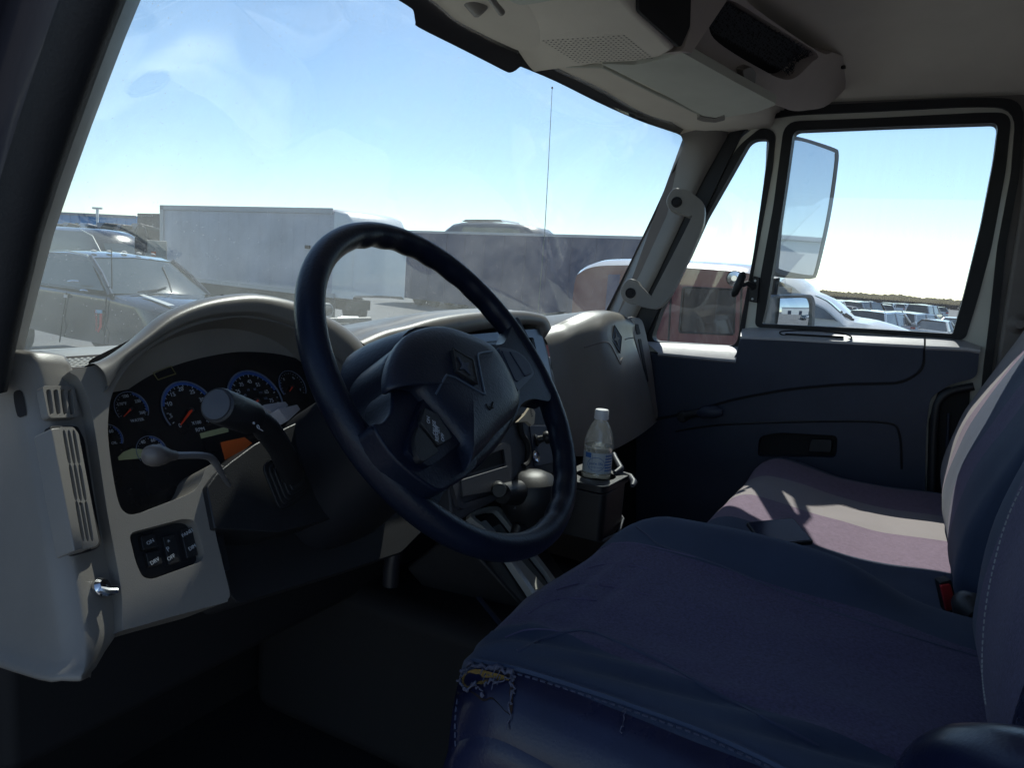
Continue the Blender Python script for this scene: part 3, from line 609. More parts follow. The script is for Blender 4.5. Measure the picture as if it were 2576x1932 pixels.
# defroster perforations on the dash top
bm = bmesh.new()
for i in range(34):
    for j in range(6):
        x = .46+.0075*i; y = .82+.012*j
        c = V((x+.004*(j % 2), y, -.1412)); 
        bm.faces.new([bm.verts.new(c+V((.0022*cos(a), .0032*sin(a), 0))) for a in [pi/3*k for k in range(6)]])
tag(from_bm('defroster_holes', bm, dark, ip, smooth=False), kind='stuff')
bm = bmesh.new(); P_ = [onb(ebvh, x, y, .0015) for x, y in spl(sw_p, 3)]; P_ = [p for p in P_ if p is not None]
if len(P_) > 3:
    bm.faces.new([bm.verts.new(p) for p in P_]); from_bm('side_switch', bm, dark, ip)
for cx_, cy_, rr in ((1.02, .92, .075), (1.62, .90, .06)):
    do = sub('demister_outlet', ip, (cx_, cy_, -.14))
    tube('outlet_ring', [V((cx_+rr*cos(a), cy_+rr*.85*sin(a), -.1405)) for a in [2*pi*k/32 for k in range(33)]], .004, beige_dk, do, seg=6)
    slab_uv('outlet_well', Fr((cx_, cy_, -.1405), (1, 0, 0), (0, 1, 0)), [(rr*.92*cos(a), rr*.78*sin(a)) for a in [2*pi*k/32 for k in range(32)]], [], 0, .0008, dark, do, bevel=0)
    for k in range(9):
        x_ = -rr*.8+rr*.2*k; h_ = rr*.78*sqrt(max(0, 1-(x_/rr)**2))
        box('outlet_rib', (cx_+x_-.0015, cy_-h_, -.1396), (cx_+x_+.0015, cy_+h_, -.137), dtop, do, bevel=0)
rim_ = [(.45, .81), (.73, .81), (.73, .89), (.45, .89)]
tube('defroster_edge', [V((x, y, -.1425)) for x, y in rim_+[rim_[0]]], .0025, beige_dk, ip, seg=6)
# under the panel
slab('column_surround', D, rnd([(520, 1225), (545, 1190), (578, 1163), (640, 1117), (720, 1075), (860, 1010), (980, 1000), (1010, 1260), (700, 1340), (540, 1330)], 6), [], -.02, .036, black, ip, bevel=.004)
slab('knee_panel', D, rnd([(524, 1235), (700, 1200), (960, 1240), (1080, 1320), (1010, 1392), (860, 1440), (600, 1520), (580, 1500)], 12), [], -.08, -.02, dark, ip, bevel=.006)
slab('stack_side_trim', ST, [(886, 1372), (992, 1300), (1000, 1304), (905, 1368)], [], -.02, -.005, beige, ip, bevel=.002)
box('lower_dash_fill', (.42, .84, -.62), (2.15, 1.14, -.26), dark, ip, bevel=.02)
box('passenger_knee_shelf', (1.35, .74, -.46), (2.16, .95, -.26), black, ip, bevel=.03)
tube('steering_shaft', [PY(1000, 1330, .80), PY(985, 1430, .80), PY(962, 1960, .80)], [.016, .016, .016], mat('painted shaft', (.022, .022, .028), .4), ip)
# ---------------------------------------------------------------- steering column and stalks
WC = V((.758, .482, -.138)); tl_ = radians(36.7)
WN = V((0, -cos(tl_), sin(tl_))); WF = Fr(WC, (1, 0, 0), (0, sin(tl_), cos(tl_)))
col = empty('steering_column', tuple(WC - WN*.3), label='dark steering column cover with its stalks behind the steering wheel', cat='steering column')
rows = []
for t, hw, hh, cz in ((.035, .055, .055, 0), (.05, .068, .066, 0), (.09, .085, .072, -.004), (.14, .092, .078, -.008), (.20, .095, .085, -.012), (.30, .10, .09, -.02)):
    rows.append([WF.at(hw*math.copysign(abs(cos(a))**.6, cos(a)), cz+hh*math.copysign(abs(sin(a))**.6, sin(a)), -t) for a in [2*pi*k/28 for k in range(28)]])
surf('column_shroud', rows, mat('shroud plastic', (.016, .017, .022), .55, .2, 900, var=.25, spec=.25), col, close_v=True, caps=True, angle=60)
# hazard / ignition block sticking out on top
HZ = Fr(PY(735, 1040, .56), (1, 0, 0), (0, .5, .86))
slab('hazard_button', HZ, rnd([(700, 1028), (748, 1018), (756, 1030), (724, 1060)], 2), [], -.05, .0, mat('textured grey', (.30, .28, .29), .7, .8, 500), col, bevel=.002)
slab('hazard_cap', HZ, rnd([(664, 1018), (718, 1010), (726, 1020), (690, 1040), (664, 1026)], 2), [], -.05, -.012, MATS['textured grey'], col, bevel=.002)
# turn signal stalk
st = sub('turn_signal_stalk', col, PY(640, 1060, .53))
p0, p1, p2, p3, p4 = PY(545, 1019, .485), PY(628, 1050, .500), PY(662, 1070, .525), PY(706, 1130, .56), PY(735, 1196, .60)
k0 = (p1-p0).normalized()
lathe('stalk_barrel', [(0, 0), (.0128, .0), (.0145, .0012), (.0150, .004), (.0152, .02), (.0150, (p1-p0).length*.98), (.012, (p1-p0).length+.004)], p0, k0, black, st, seg=28, bevel=0)
lathe('stalk_end_cap', [(0, -.0022), (.0120, -.0015), (.0132, .001), (.0128, .003), (0, .003)], p0, k0, mat('cap grey', (.04, .042, .05), .4), st, seg=28)
tube('stalk_arm', spl([p1, p2, p3, p4], 6, False), [.0125]+[.0118]*6+[.0125]*6+[.013]*6, black, st, seg=16)
SFr = Fr(PY(640, 1068, .50)+V((0, -.014, .004)), (1, 0, -.6), (.2, .5, .8))
for s, p in (('•', (637, 1066)), ('◦', (648, 1074)), ('–', (654, 1080))): text('stalk_print', s, SFr, SFr.px(p), .012, print_w, st, w=.0006)
bt = sub('stalk_boot', col, p4)
bn = (p3-p4).normalized(); BFr = Fr(p4 + V((.0, .012, -.008)), V((1, 0, .15)), V((0, .35, .9)))
for k in range(5):
    s = .030-.0042*k
    slab_uv('boot_fold', BFr, rnd([(-s*.75, -s), (s*.9, -s*.9), (s*.75, s), (-s*.8, s*.9)], s*.35, 4), [], .004*k, .004*k+.0032, rubber, bt, bevel=.001)
# tilt lever with a round knob
tlv = sub('tilt_lever', col, PY(512, 1145, .55))
pts = spl([PY(577, 1222, .62), PY(560, 1196, .60), PY(545, 1170, .58), PY(530, 1152, .57), PY(508, 1146, .56), PY(480, 1145, .555), PY(436, 1146, .548)], 4, False)
tube('lever_rod', pts, [.0022+.0018*min(1, i/10) for i in range(len(pts))], mat('lever plastic', (.15, .15, .16), .35), tlv, seg=12, flat=.8)
kd = (PY(405, 1146, .545)-PY(462, 1146, .55)).normalized()
lathe('lever_knob', [(0, 0), (.0042, 0), (.0046, .003), (.0056, .008), (.0078, .014), (.0092, .020), (.0094, .025), (.0082, .030), (.005, .033), (0, .034)], PY(440, 1146, .548), kd, mat('knob brown', (.12, .105, .095), .4), tlv, seg=24)
# ---------------------------------------------------------------- steering wheel
wh = empty('steering_wheel', tuple(WC), label='black leatherette steering wheel with diamond emblem on its airbag pad', cat='steering wheel')
def rim():
    rows = []; N = 160; RR = .2125
    for i in range(N+1):
        a = 2*pi*i/N; br = 0
        wav = .0022*sin(a*30) if (.35 < a < 1.9 or 4.9 < a < 6.2) else .0
        row = []
        for j in range(16):
            b = 2*pi*j/16; r = .0156 + wav*max(0, -cos(b))*.55
            row.append(WF.at((RR+cos(b)*r)*cos(a), (RR+cos(b)*r)*sin(a), sin(b)*r*1.06))
        rows.append(row)
    return surf('rim', rows, leather, wh, close_v=True, angle=0)
rim()
SW = WF.off(.0)
opl = [(846, 940), (868, 990), (905, 1042), (935, 1074), (955, 1070), (985, 1038), (986, 975), (1010, 930), (1060, 900), (1180, 858), (1232, 866), (1268, 862), (1284, 828), (1296, 800), (1312, 812), (1368, 930), (1386, 990), (1382, 1008), (1368, 1008), (1340, 1004), (1312, 1018), (1290, 1062), (1232, 1122), (1182, 1190), (1135, 1224), (1113, 1246), (1100, 1268), (1060, 1262), (960, 1165), (860, 1030)]
slab('spokes', SW, spl(opl, 4), [], -.012, .012, leather, wh, bevel=.009, seg=4)
slab('hub_skirt', SW, spl([(985, 975), (980, 1040), (1040, 1110), (1130, 1170), (1185, 1190), (1270, 1110), (1315, 1010), (1300, 920), (1235, 862), (1120, 830), (1030, 850), (975, 905)], 4), [], -.05, .020, leather, wh, bevel=.012, seg=4)
# conical cover joining hub and column, seen left of the pad
rows = []
for w, s in ((-.075, 1.0), (-.05, .97), (-.02, .88), (.004, .80)):
    rows.append([WF.at(.105*s*math.copysign(abs(cos(a))**.8, cos(a))-.005, .09*s*math.copysign(abs(sin(a))**.8, sin(a))+.005, w) for a in [2*pi*k/32 for k in range(32)]])
surf('hub_back_cover', rows, leather, wh, close_v=True, caps=True, angle=60)
padm = mat('airbag pad leatherette', (.010, .015, .030), .42, .55, 330, var=.3, vscale=10, dist=.001)
pad = [(1000, 878), (1030, 838), (1075, 820), (1120, 817), (1165, 829), (1205, 846), (1236, 862), (1258, 886), (1278, 922), (1297, 962), (1308, 992), (1310, 1016), (1302, 1036), (1284, 1058), (1255, 1085), (1225, 1122), (1192, 1158), (1183, 1176), (1178, 1155), (1165, 1112), (1130, 1068), (1090, 1022), (1058, 984), (1042, 972), (1015, 967), (986, 975), (984, 930)]
PW = WF.off(.044)
g_ = [PW.px(p) for p in spl(pad, 3)]
cu_ = sum(p[0] for p in g_)/len(g_); cv_ = sum(p[1] for p in g_)/len(g_)
rows = []
for s, w in ((1.0, -.014), (1.005, -.010), (1.005, -.007), (1.0, -.004), (.96, .0), (.90, .004), (.75, .0075), (.5, .010), (.25, .011), (.02, .011)):
    rows.append([PW.at(cu_+(p[0]-cu_)*s, cv_+(p[1]-cv_)*s, w) for p in g_])
pd = surf('airbag_pad', rows, padm, wh, close_v=True, angle=0)
pb_ = BVHTree.FromPolygons([V(p) for r in rows for p in r], [(i*len(g_)+j, i*len(g_)+(j+1) % len(g_), (i+1)*len(g_)+(j+1) % len(g_), (i+1)*len(g_)+j) for i in range(len(rows)-1) for j in range(len(g_))])
relief = mat('pad relief', (.05, .07, .10), .4)
EF = WF.off(.0555)
eb = sub('emblem_badge', wh, EF.o); emblem(EF, [(1139, 876), (1190, 905), (1201, 966), (1148, 934)], eb, black)
for L in ([(1096, 992), (1120, 948), (1128, 945), (1150, 952), (1205, 985), (1220, 992)], [(1238, 884), (1210, 888), (1202, 896), (1207, 930), (1219, 990)]):
    seam('pad_relief', pb_, [(x, y) for x, y in L], .0014, relief, wh, back=.0)
seam('pad_scuff', pb_, [(1222, 1016), (1232, 1030), (1240, 1012)], .0012, dark, wh); seam('pad_scuff', pb_, [(1226, 1022), (1240, 1026)], .001, dark, wh)
# switch pods
PF2 = WF.off(.020)
slab('spoke_bridge', WF, spl([(938, 1070), (962, 1062), (985, 1030), (992, 972), (1042, 960), (1140, 1060), (1200, 1150), (1186, 1190), (1135, 1222), (1096, 1232), (1000, 1160)], 4), [], -.01, .034, leather, wh, bevel=.014, seg=5)
PFL = WF.off(.036)
lp = sub('cruise_switch_pod', wh, PF2.pt((1090, 1100)))
pod = spl([(1024, 1128), (1036, 1080), (1062, 1010), (1074, 990), (1100, 1000), (1168, 1104), (1160, 1114), (1090, 1168), (1062, 1164), (1040, 1150)], 4)
slab('pod_frame', PFL, pod, [], -.006, .004, leather, lp, bevel=.004, seg=3)
PF3 = WF.off(.041)
slab('cruise_rocker', PF3, rnd([(1068, 1024), (1100, 1040), (1140, 1100), (1106, 1122), (1058, 1060)], 6), [], -.003, .004, black, lp, bevel=.0015)
slab('set_rocker', PF3, spl([(1050, 1080), (1058, 1076), (1100, 1130), (1095, 1142), (1066, 1160), (1050, 1145), (1043, 1110)], 4), [], -.003, .004, black, lp, bevel=.0015)
for s, p in (('ON', (1079, 1056)), ('CRUISE', (1094, 1076)), ('SET', (1103, 1080)), ('RESUME', (1100, 1090)), ('OFF', (1115, 1100))):
    text('switch_print', s, PF3, PF3.px(p, .005), .0062, print_w, lp, w=.0044, rot=.95, squash=.9)
rp = sub('blank_switch_pod', wh, PF2.pt((1300, 920)))
pod2 = rnd([(1254, 872), (1300, 880), (1330, 906), (1346, 940), (1304, 984), (1280, 940)], [6, 20, 18, 8, 4, 10], 5)
slab('pod_frame', PF2, pod2, [], -.006, .004, mat('pod grey', (.045, .055, .075), .4), rp, bevel=.002)
PF4 = WF.off(.024)
slab('blank_button', PF4, rnd([(1262, 880), (1280, 884), (1318, 946), (1304, 960), (1296, 955)], 3), [], -.002, .0015, grey, rp, bevel=.0008)
slab('blank_button', PF4, rnd([(1283, 883), (1304, 886), (1332, 914), (1340, 938), (1322, 946)], [3, 12, 12, 4, 3]), [], -.002, .0025, grey, rp, bevel=.0008)
# ---------------------------------------------------------------- seats
fab = mat('navy seat cloth', (.100, .082, .175), .85, .9, 420, var=.55, vscale=260, sheen=.12, dist=.0008)
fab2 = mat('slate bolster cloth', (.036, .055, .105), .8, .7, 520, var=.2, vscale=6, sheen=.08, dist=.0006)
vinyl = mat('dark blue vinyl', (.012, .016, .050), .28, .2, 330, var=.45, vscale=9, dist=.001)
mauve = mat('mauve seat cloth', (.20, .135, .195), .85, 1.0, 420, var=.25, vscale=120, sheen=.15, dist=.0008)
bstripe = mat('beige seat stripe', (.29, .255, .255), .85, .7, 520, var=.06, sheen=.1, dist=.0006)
thread = mat('seam thread', (.055, .065, .11), .6)
def sstep(a, b, x): t = min(max((x-a)/(b-a), 0), 1); return t*t*(3-2*t)
def cushion(root, xs, zf, yf, yb, zbot, bands, rad=.05, ny=46, name='cushion'):
    # xs: (x0, x1); bands: list of (x_end, part name, material); surface rows run back to front
    x0, x1 = xs
    YF = yf if callable(yf) else (lambda x: yf)
    ex = []
    N = 72
    for i in range(N+1):
        t = i/N; ex.append(x0 + (x1-x0)*t)
    rows = []
    for j in range(ny+1):
        t = j/ny
        over = max(0, t*1.06-1)/.06
        row = []
        for x in ex:
            yfx = YF(x); y = yb + (yfx-yb)*min(1, t*1.06); z = zf(x, y)
            d = min(x-x0, x1-x); e = 1-min(d/rad, 1); z -= rad*(1-sqrt(max(0, 1-e*e)))*.9
            fr = max(0, 1-(yfx-y)/.07); z -= .055*(1-sqrt(max(0, 1-fr*fr)))
            yy = y
            if over: z = z - (z-zbot)*over; yy = y - .0*over - .03*over
            row.append(V((x, yy, z)))
        rows.append(row)
    cuts = [0]; 
    for xe, nm, m_ in bands: cuts.append(min(N, max(1, round((xe-x0)/(x1-x0)*N))))
    cuts[-1] = N
    for k, (xe, nm, m_) in enumerate(bands):
        surf(nm, [r[cuts[k]:cuts[k+1]+1] for r in rows], m_, root, angle=0)
    surf('side_panel', [[r[0], r[0]+V((-.008, 0, -.012)), r[0]+V((-.012, 0, -.05)), V((r[0].x-.010, r[0].y, (r[0].z+zbot)/2)), V((r[0].x, r[0].y, zbot))] for r in rows], vinyl, root, angle=0)
    surf('side_panel', [[r[-1], r[-1]+V((.008, 0, -.012)), r[-1]+V((.010, 0, -.05)), V((r[-1].x+.004, r[-1].y, zbot))] for r in rows], vinyl, root, angle=0)
    n = len(rows[0])
    sl = [V(p) for r in rows for p in r]; fc = [(i*n+j, i*n+j+1, (i+1)*n+j+1, (i+1)*n+j) for i in range(len(rows)-1) for j in range(n-1)]
    b = len(sl)
    for r in rows: sl += [r[0]+V((-.010, 0, -.03)), V((r[0].x-.010, r[0].y, zbot))]
    for i in range(len(rows)-1):
        fc += [(i*n, b+2*i, b+2*i+2, (i+1)*n), (b+2*i, b+2*i+1, b+2*i+3, b+2*i+2)]
    return BVHTree.FromPolygons(sl, fc), rows
wr = [(1.0, .355, .30), (.95, .335, .26), (.90, .35, .2), (.86, .32, .25), (.8, .34, .3)]
def z_drv(x, y):
    z = -.408
    z += (.030+.014*math.exp(-((y-.14)/.1)**2))*math.exp(-((x-1.125)/.055)**2)*(1-.9*sstep(.05, -.08, y)) + .012*math.exp(-((x-.64)/.05)**2)
    z -= .010*math.exp(-((x-.88)/.14)**2)
    z += .014*sstep(.1, .33, y) - .012*sstep(.1, -.15, y)
    n = noise.noise(V((x*7, y*7, 1.3)))*.006 + noise.noise(V((x*18, y*9, 4)))*.002
    k = sstep(.2, .36, y); n += k*.0055*sin(y*150 + x*10)*math.exp(-((x-.88)/.13)**2)
    n += .0045*sin((x+y*.45)*95)*math.exp(-((x-.70)/.05)**2)
    return z+n
def yf_drv(x):
    P = [(.575, .352), (.65, .385), (.73, .405), (.85, .415), (.93, .412), (1.02, .402), (1.08, .392), (1.14, .360), (1.185, .325)]
    for a, b in zip(P, P[1:]):
        if x <= b[0]: return a[1]+(b[1]-a[1])*(x-a[0])/(b[0]-a[0])
    return P[-1][1]
ds = empty('driver_chair', (.88, .1, -.93), label="driver's seat in navy cloth with a torn front corner on its vinyl side", cat='seat')
dbv, drows = cushion(ds, (.575, 1.185), z_drv, yf_drv, -.20, -.74, [(.620, 'side_vinyl', vinyl), (.738, 'near_bolster', fab2), (1.048, 'cushion_centre', fab), (1.185, 'far_bolster', fab2)])
# front apron of the cushion
surf('front_apron', [drows[-1], [V((p.x, p.y-.01, -.70)) for p in drows[-1]], [V((p.x, p.y-.03, -.80)) for p in drows[-1]]], vinyl, ds, angle=0)
def stitch(name, b, pts, parent, n=8, r=.0011, gap=True, m_=thread):
    P = [onb(b, x, y, .0012) for x, y in spl(pts, n, False)]; P = [p for p in P if p is not None]
    if len(P) < 3: return None
    bm = bmesh.new()
    L = [0]
    for a, c in zip(P, P[1:]): L.append(L[-1]+(c-a).length)
    s = 0
    while s < L[-1]-.006:
        def at(q):
            for i in range(len(L)-1):
                if L[i+1] >= q: return P[i].lerp(P[i+1], (q-L[i])/max(L[i+1]-L[i], 1e-6))
            return P[-1]
        a, c = at(s), at(s+.005); t = (c-a); sd = t.cross(V((-1, 0, .6))).normalized()*r; up_ = t.cross(sd).normalized()*r
        vs = [bm.verts.new(q+o) for q in (a, c) for o in (sd, up_, -sd, -up_)]
        for i in range(4): bm.faces.new([vs[i], vs[(i+1) % 4], vs[4+(i+1) % 4], vs[4+i]])
        bm.faces.new(vs[3::-1]); bm.faces.new(vs[4:])
        s += .0078
    return from_bm(name, bm, m_, parent, smooth=False)
S1 = [(1190, 1668), (1300, 1690), (1407, 1722), (1543, 1767), (1633, 1799), (1769, 1849), (1927, 1921), (2000, 1960)]
seam('seam_piping', dbv, [(x, y-6) for x, y in S1], .0035, fab2, ds, n=5)
stitch('seam_stitching', dbv, [(x, y+6) for x, y in S1], ds)
seam('seam_line', dbv, [(1300, 1640), (1389, 1600), (1470, 1588), (1543, 1612), (1678, 1675), (1814, 1752), (1972, 1833), (2060, 1880)], .0022, thread, ds, n=5)
seam('seam_line', dbv, [(1600, 1326), (1630, 1348), (1660, 1372), (1740, 1398), (1814, 1424), (1900, 1460), (2000, 1503), (2200, 1575), (2467, 1655)], .0016, thread, ds, n=5)
for L in ([(1505, 1384), (1540, 1370), (1590, 1366), (1660, 1380), (1750, 1402)], [(1478, 1430), (1520, 1420), (1570, 1420), (1640, 1434)], [(1400, 1484), (1440, 1472), (1480, 1470), (1560, 1480), (1640, 1500)], [(1330, 1545), (1380, 1515), (1440, 1505), (1500, 1512)], [(1270, 1605), (1320, 1586), (1370, 1584), (1420, 1592)]):
    seam('wrinkle', dbv, L, .0011, mat('worn cloth', (.12, .10, .18), .8), ds, n=5)
# torn corner: foam showing through frayed cover
fray = mat('frayed edge', (.075, .08, .12), .9, 1, 400)
def patch(name, b, pts, m_, parent, back):
    P = [onb(b, x, y, back) for x, y in spl(pts, 3)]
    P = [p for p in P if p is not None]
    c = sum(P, V())/len(P); bm = bmesh.new(); vc = bm.verts.new(c); vs = [bm.verts.new(p) for p in P]
    for i in range(len(vs)): bm.faces.new([vs[i], vs[(i+1) % len(vs)], vc])
    return from_bm(name, bm, m_, parent)
foam = mat('aged foam', (.22, .135, .035), .9, 1, 260, dist=.002)
tear = [(1158, 1718), (1168, 1696), (1196, 1684), (1236, 1692), (1272, 1702), (1280, 1712), (1250, 1712), (1222, 1716), (1212, 1722), (1190, 1722), (1172, 1736)]
patch('torn_lining', dbv, [(1140, 1748), (1150, 1700), (1190, 1674), (1240, 1684), (1290, 1700), (1290, 1750), (1284, 1800), (1240, 1760), (1214, 1765), (1180, 1740)], mat('dark lining', (.035, .022, .018), .8, .8, 200), ds, .0015)
patch('exposed_foam', dbv, tear, foam, ds, .004)
def frayed(pts, r, parent):
    P = [onb(dbv, x, y, .004) for x, y in spl(pts, 5, False)]; P = [p + V((random.uniform(-1, 1), random.uniform(-1, 1), random.uniform(-1, 1)))*.0022 for p in P if p is not None]
    if len(P) > 1: tube('frayed_edge', P, [r*.55*random.uniform(.4, 1.4) for _ in P], fray, parent, seg=7)
frayed([(1160, 1688), (1182, 1672), (1215, 1676), (1250, 1682), (1284, 1694), (1290, 1712)], .0042, ds)
frayed([(1216, 1722), (1240, 1714), (1275, 1704), (1288, 1712), (1292, 1738), (1284, 1766)], .0022, ds)
frayed([(1138, 1756), (1142, 1730), (1160, 1716), (1168, 1738), (1190, 1724), (1206, 1730), (1212, 1756)], .0028, ds)
frayed([(1286, 1768), (1280, 1790), (1274, 1830)], .0012, ds); frayed([(1570, 1782), (1566, 1806), (1560, 1840)], .001, ds)
frayed([(1152, 1700), (1142, 1720), (1134, 1748)], .003, ds)
stitch('front_stitching', dbv, [(1150, 1760), (1146, 1790), (1144, 1830), (1146, 1890), (1150, 1930)], ds, r=.0009)
for k in range(16):
    t = random.random(); x = 1150+150*t; y = 1690+random.uniform(-14, 30); p = onb(dbv, x, y, .003)
    if p: tube('loose_thread', [p, p+V((random.uniform(-.006, .004), -.002, random.uniform(0, .008))), p+V((random.uniform(-.012, .008), -.004, random.uniform(-.004, .012)))], .0005, fray, ds, seg=4)
# driver's backrest
def back(root, xs, prof, bands, parts, rad=.05, N=48):
    x0, x1 = xs; rows = []
    for y, z in spl(prof, 4, False):
        row = []
        for i in range(N+1):
            x = x0+(x1-x0)*i/N; d = min(x-x0, x1-x); e = 1-min(d/rad, 1)
            row.append(V((x, y - rad*(1-sqrt(max(0, 1-e*e))) + .006*noise.noise(V((x*8, z*8, 2))), z)))
        rows.append(row)
    cuts = [0]
    for xe, *_ in bands: cuts.append(min(N, max(1, round((xe-x0)/(x1-x0)*N))))
    for k, (xe, nm, m_) in enumerate(bands): surf(nm, [r[cuts[k]:cuts[k+1]+1] for r in rows], m_, root, angle=0)
    for s in (0, -1): surf('backrest_side', [[r[s], V((r[s].x, r[s].y-.10, r[s].z)), V((r[s].x, r[s].y-.16, r[s].z))] for r in rows], vinyl, root, angle=0)
    n = N+1
    return BVHTree.FromPolygons([V(p) for r in rows for p in r], [(i*n+j, i*n+j+1, (i+1)*n+j+1, (i+1)*n+j) for i in range(len(rows)-1) for j in range(n-1)]), rows
bb, _ = back(ds, (.575, 1.12), [(-.24, -.62), (-.16, -.50), (-.118, -.42), (-.112, -.36), (-.118, -.28), (-.135, -.18), (-.17, -.04), (-.22, .1), (-.27, .2), (-.32, .22)], [(.70, 'backrest_edge', vinyl), (1.02, 'backrest_centre', fab), (1.12, 'backrest_edge', fab2)], None)
stitch('backrest_stitching', bb, [(2572, 1225), (2545, 1280), (2520, 1350), (2497, 1440), (2482, 1520), (2474, 1600), (2472, 1700), (2482, 1780)], ds, r=.0012, m_=mat('pale thread', (.35, .36, .36), .6))
# armrest in the corner of the frame
AF = PX(2430, 1900, .56)
tube('armrest', spl([PX(2310, 2070, .60), PX(2350, 2006, .585), PX(2430, 1962, .57), (PX(2576, 1976, .545)), PX(2760, 2040, .52)], 5, False), [.006, .014, .02, .024, .027, .03, .031, .032, .033, .034, .034, .035, .035, .035, .035, .035, .035, .035, .035, .035, .035], vinyl, ds, seg=18)
# passenger bench
def z_bn(x, y):
    return -.478 + .010*math.exp(-((x-2.05)/.08)**2) + .018*sstep(.1, .28, y) + noise.noise(V((x*6, y*6, 8)))*.006 + noise.noise(V((x*15, y*11, 3)))*.002 - .008*math.exp(-((y-.02)/.08)**2)
pbn = empty('passenger_bench', (1.7, .1, -.93), label='passenger bench in mauve cloth with a beige stripe lit by the sun', cat='seat')
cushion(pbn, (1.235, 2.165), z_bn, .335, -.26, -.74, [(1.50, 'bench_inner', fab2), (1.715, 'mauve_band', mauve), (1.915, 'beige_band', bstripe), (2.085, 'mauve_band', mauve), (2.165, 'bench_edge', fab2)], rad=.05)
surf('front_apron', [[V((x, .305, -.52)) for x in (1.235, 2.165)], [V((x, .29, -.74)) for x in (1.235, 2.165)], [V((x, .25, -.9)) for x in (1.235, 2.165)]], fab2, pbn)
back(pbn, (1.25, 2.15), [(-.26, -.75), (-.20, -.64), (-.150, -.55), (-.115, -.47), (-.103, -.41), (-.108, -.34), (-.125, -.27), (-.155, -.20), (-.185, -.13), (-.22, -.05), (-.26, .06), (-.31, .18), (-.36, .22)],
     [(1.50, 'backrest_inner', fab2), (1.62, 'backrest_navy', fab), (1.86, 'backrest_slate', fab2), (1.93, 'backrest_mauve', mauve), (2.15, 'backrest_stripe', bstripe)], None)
# buckle
bk = empty('seat_belt_buckle', tuple(PX(2400, 1540, 1.24)), label='red seat belt buckle standing at the back corner of the bench', cat='seat belt buckle')
KB = Fr(PX(2392, 1510, 1.22), (.55, -.83, 0), (-.12, -.1, 1))
redm = mat('buckle red', (.42, .03, .035), .4)
slab('buckle_body', KB, rnd([(2364, 1468), (2394, 1460), (2414, 1545), (2416, 1560), (2394, 1560), (2380, 1540)], 4), [], -.014, -.0, black, bk, bevel=.003)
slab('release_button', KB, rnd([(2368, 1476), (2392, 1471), (2408, 1532), (2382, 1539)], 3), [], -.002, .004, redm, bk, bevel=.002)
tube('buckle_strap', [KB.pt((2406, 1550)), KB.pt((2424, 1580), -.02), KB.pt((2440, 1610), -.04)], .012, black, bk, flat=.3)
slab('webbing', KB.off(-.0), [(2376, 1592), (2384, 1588), (2425, 1580), (2455, 1560), (2482, 1542), (2484, 1550), (2460, 1572), (2430, 1590), (2386, 1600)], [], -.05, -.03, mat('grey webbing', (.22, .22, .24), .8, 1, 600), bk, bevel=.001)
tube('hinge_cover', [PX(2420, 1510, 1.20), PX(2445, 1535, 1.18), PX(2470, 1560, 1.16)], [.016, .026, .02], black, bk, seg=16)
# phone on the bench
ph = empty('smartphone', tuple(PX(1970, 1335, 1.32)), label='dark smartphone lying on the bench beside the raised seat bolster', cat='phone')
e1 = PZ(1904, 1331, -.445); e2 = PZ(1966, 1285, -.425); e3 = PZ(2016, 1342, -.44)
PHF = Fr(e1, e2-e1, (e3-e2)); PHF.n = PHF.n if PHF.n.z > 0 else -PHF.n
PHF = Fr(e1, (e3-e2), -(e1-e2)) if PHF.a.cross(PHF.b).z < 0 else PHF
w_, h_ = (e2-e1).length, (e3-e2).length
PHF = Fr(e1.lerp(e3, .5), (e3-e2), (e2-e1))
slab_uv('phone_body', PHF, rnd([(-h_/2, -w_/2), (h_/2, -w_/2), (h_/2, w_/2), (-h_/2, w_/2)], .006, 4), [], -.008, 0, black, ph, bevel=.002)
slab_uv('phone_screen', PHF, rnd([(-h_/2+.004, -w_/2+.003), (h_/2-.004, -w_/2+.003), (h_/2-.004, w_/2-.003), (-h_/2+.004, w_/2-.003)], .004, 3), [], 0, .0006, mat('phone glass', (.006, .010, .035), .12, spec=.15), ph, bevel=0)
# ---------------------------------------------------------------- shifter
sf = empty('gear_shifter', tuple(PX(1300, 1400, 1.2)), label='black domed gear shifter on its console plate marked R 2 1', cat='gear shifter')
PLF = Fr(PX(1290, 1390, 1.19), (1, -.05, 0), (0, .70, .71))
slab('console_block', PLF, rnd([(1140, 1330), (1215, 1268), (1300, 1270), (1460, 1500), (1440, 1560), (1330, 1540), (1240, 1440)], 16), [], -.16, -.012, black, sf, bevel=.006)
frm = [(1184, 1300), (1204, 1282), (1244, 1274), (1270, 1288), (1330, 1368), (1404, 1466), (1400, 1480), (1345, 1494), (1330, 1480), (1240, 1350)]
fin = [(1196, 1302), (1208, 1290), (1240, 1284), (1260, 1296), (1320, 1372), (1392, 1470), (1350, 1484), (1338, 1474), (1248, 1346)]
slab('gate_bezel', PLF, spl(frm, 3), [spl(fin, 3)], -.010, .004, mat('silver bezel', (.55, .56, .55), .35, metal=.5), sf, bevel=.0015)
slab('gate_plate', PLF, rnd([(1186, 1296), (1250, 1278), (1400, 1474), (1345, 1490)], 6), [], -.012, -.006, dark, sf, bevel=0)
slab('gate_scale', PLF, rnd([(1204, 1316), (1222, 1308), (1372, 1478), (1348, 1484), (1322, 1452)], 3), [], -.008, -.002, mat('scale strip', (.50, .50, .46), .45), sf, bevel=.001)
slab('gate_slider', PLF, rnd([(1240, 1326), (1258, 1318), (1380, 1472), (1368, 1478)], 3), [], -.008, -.003, mat('slider grey', (.14, .145, .14), .5), sf, bevel=.001)
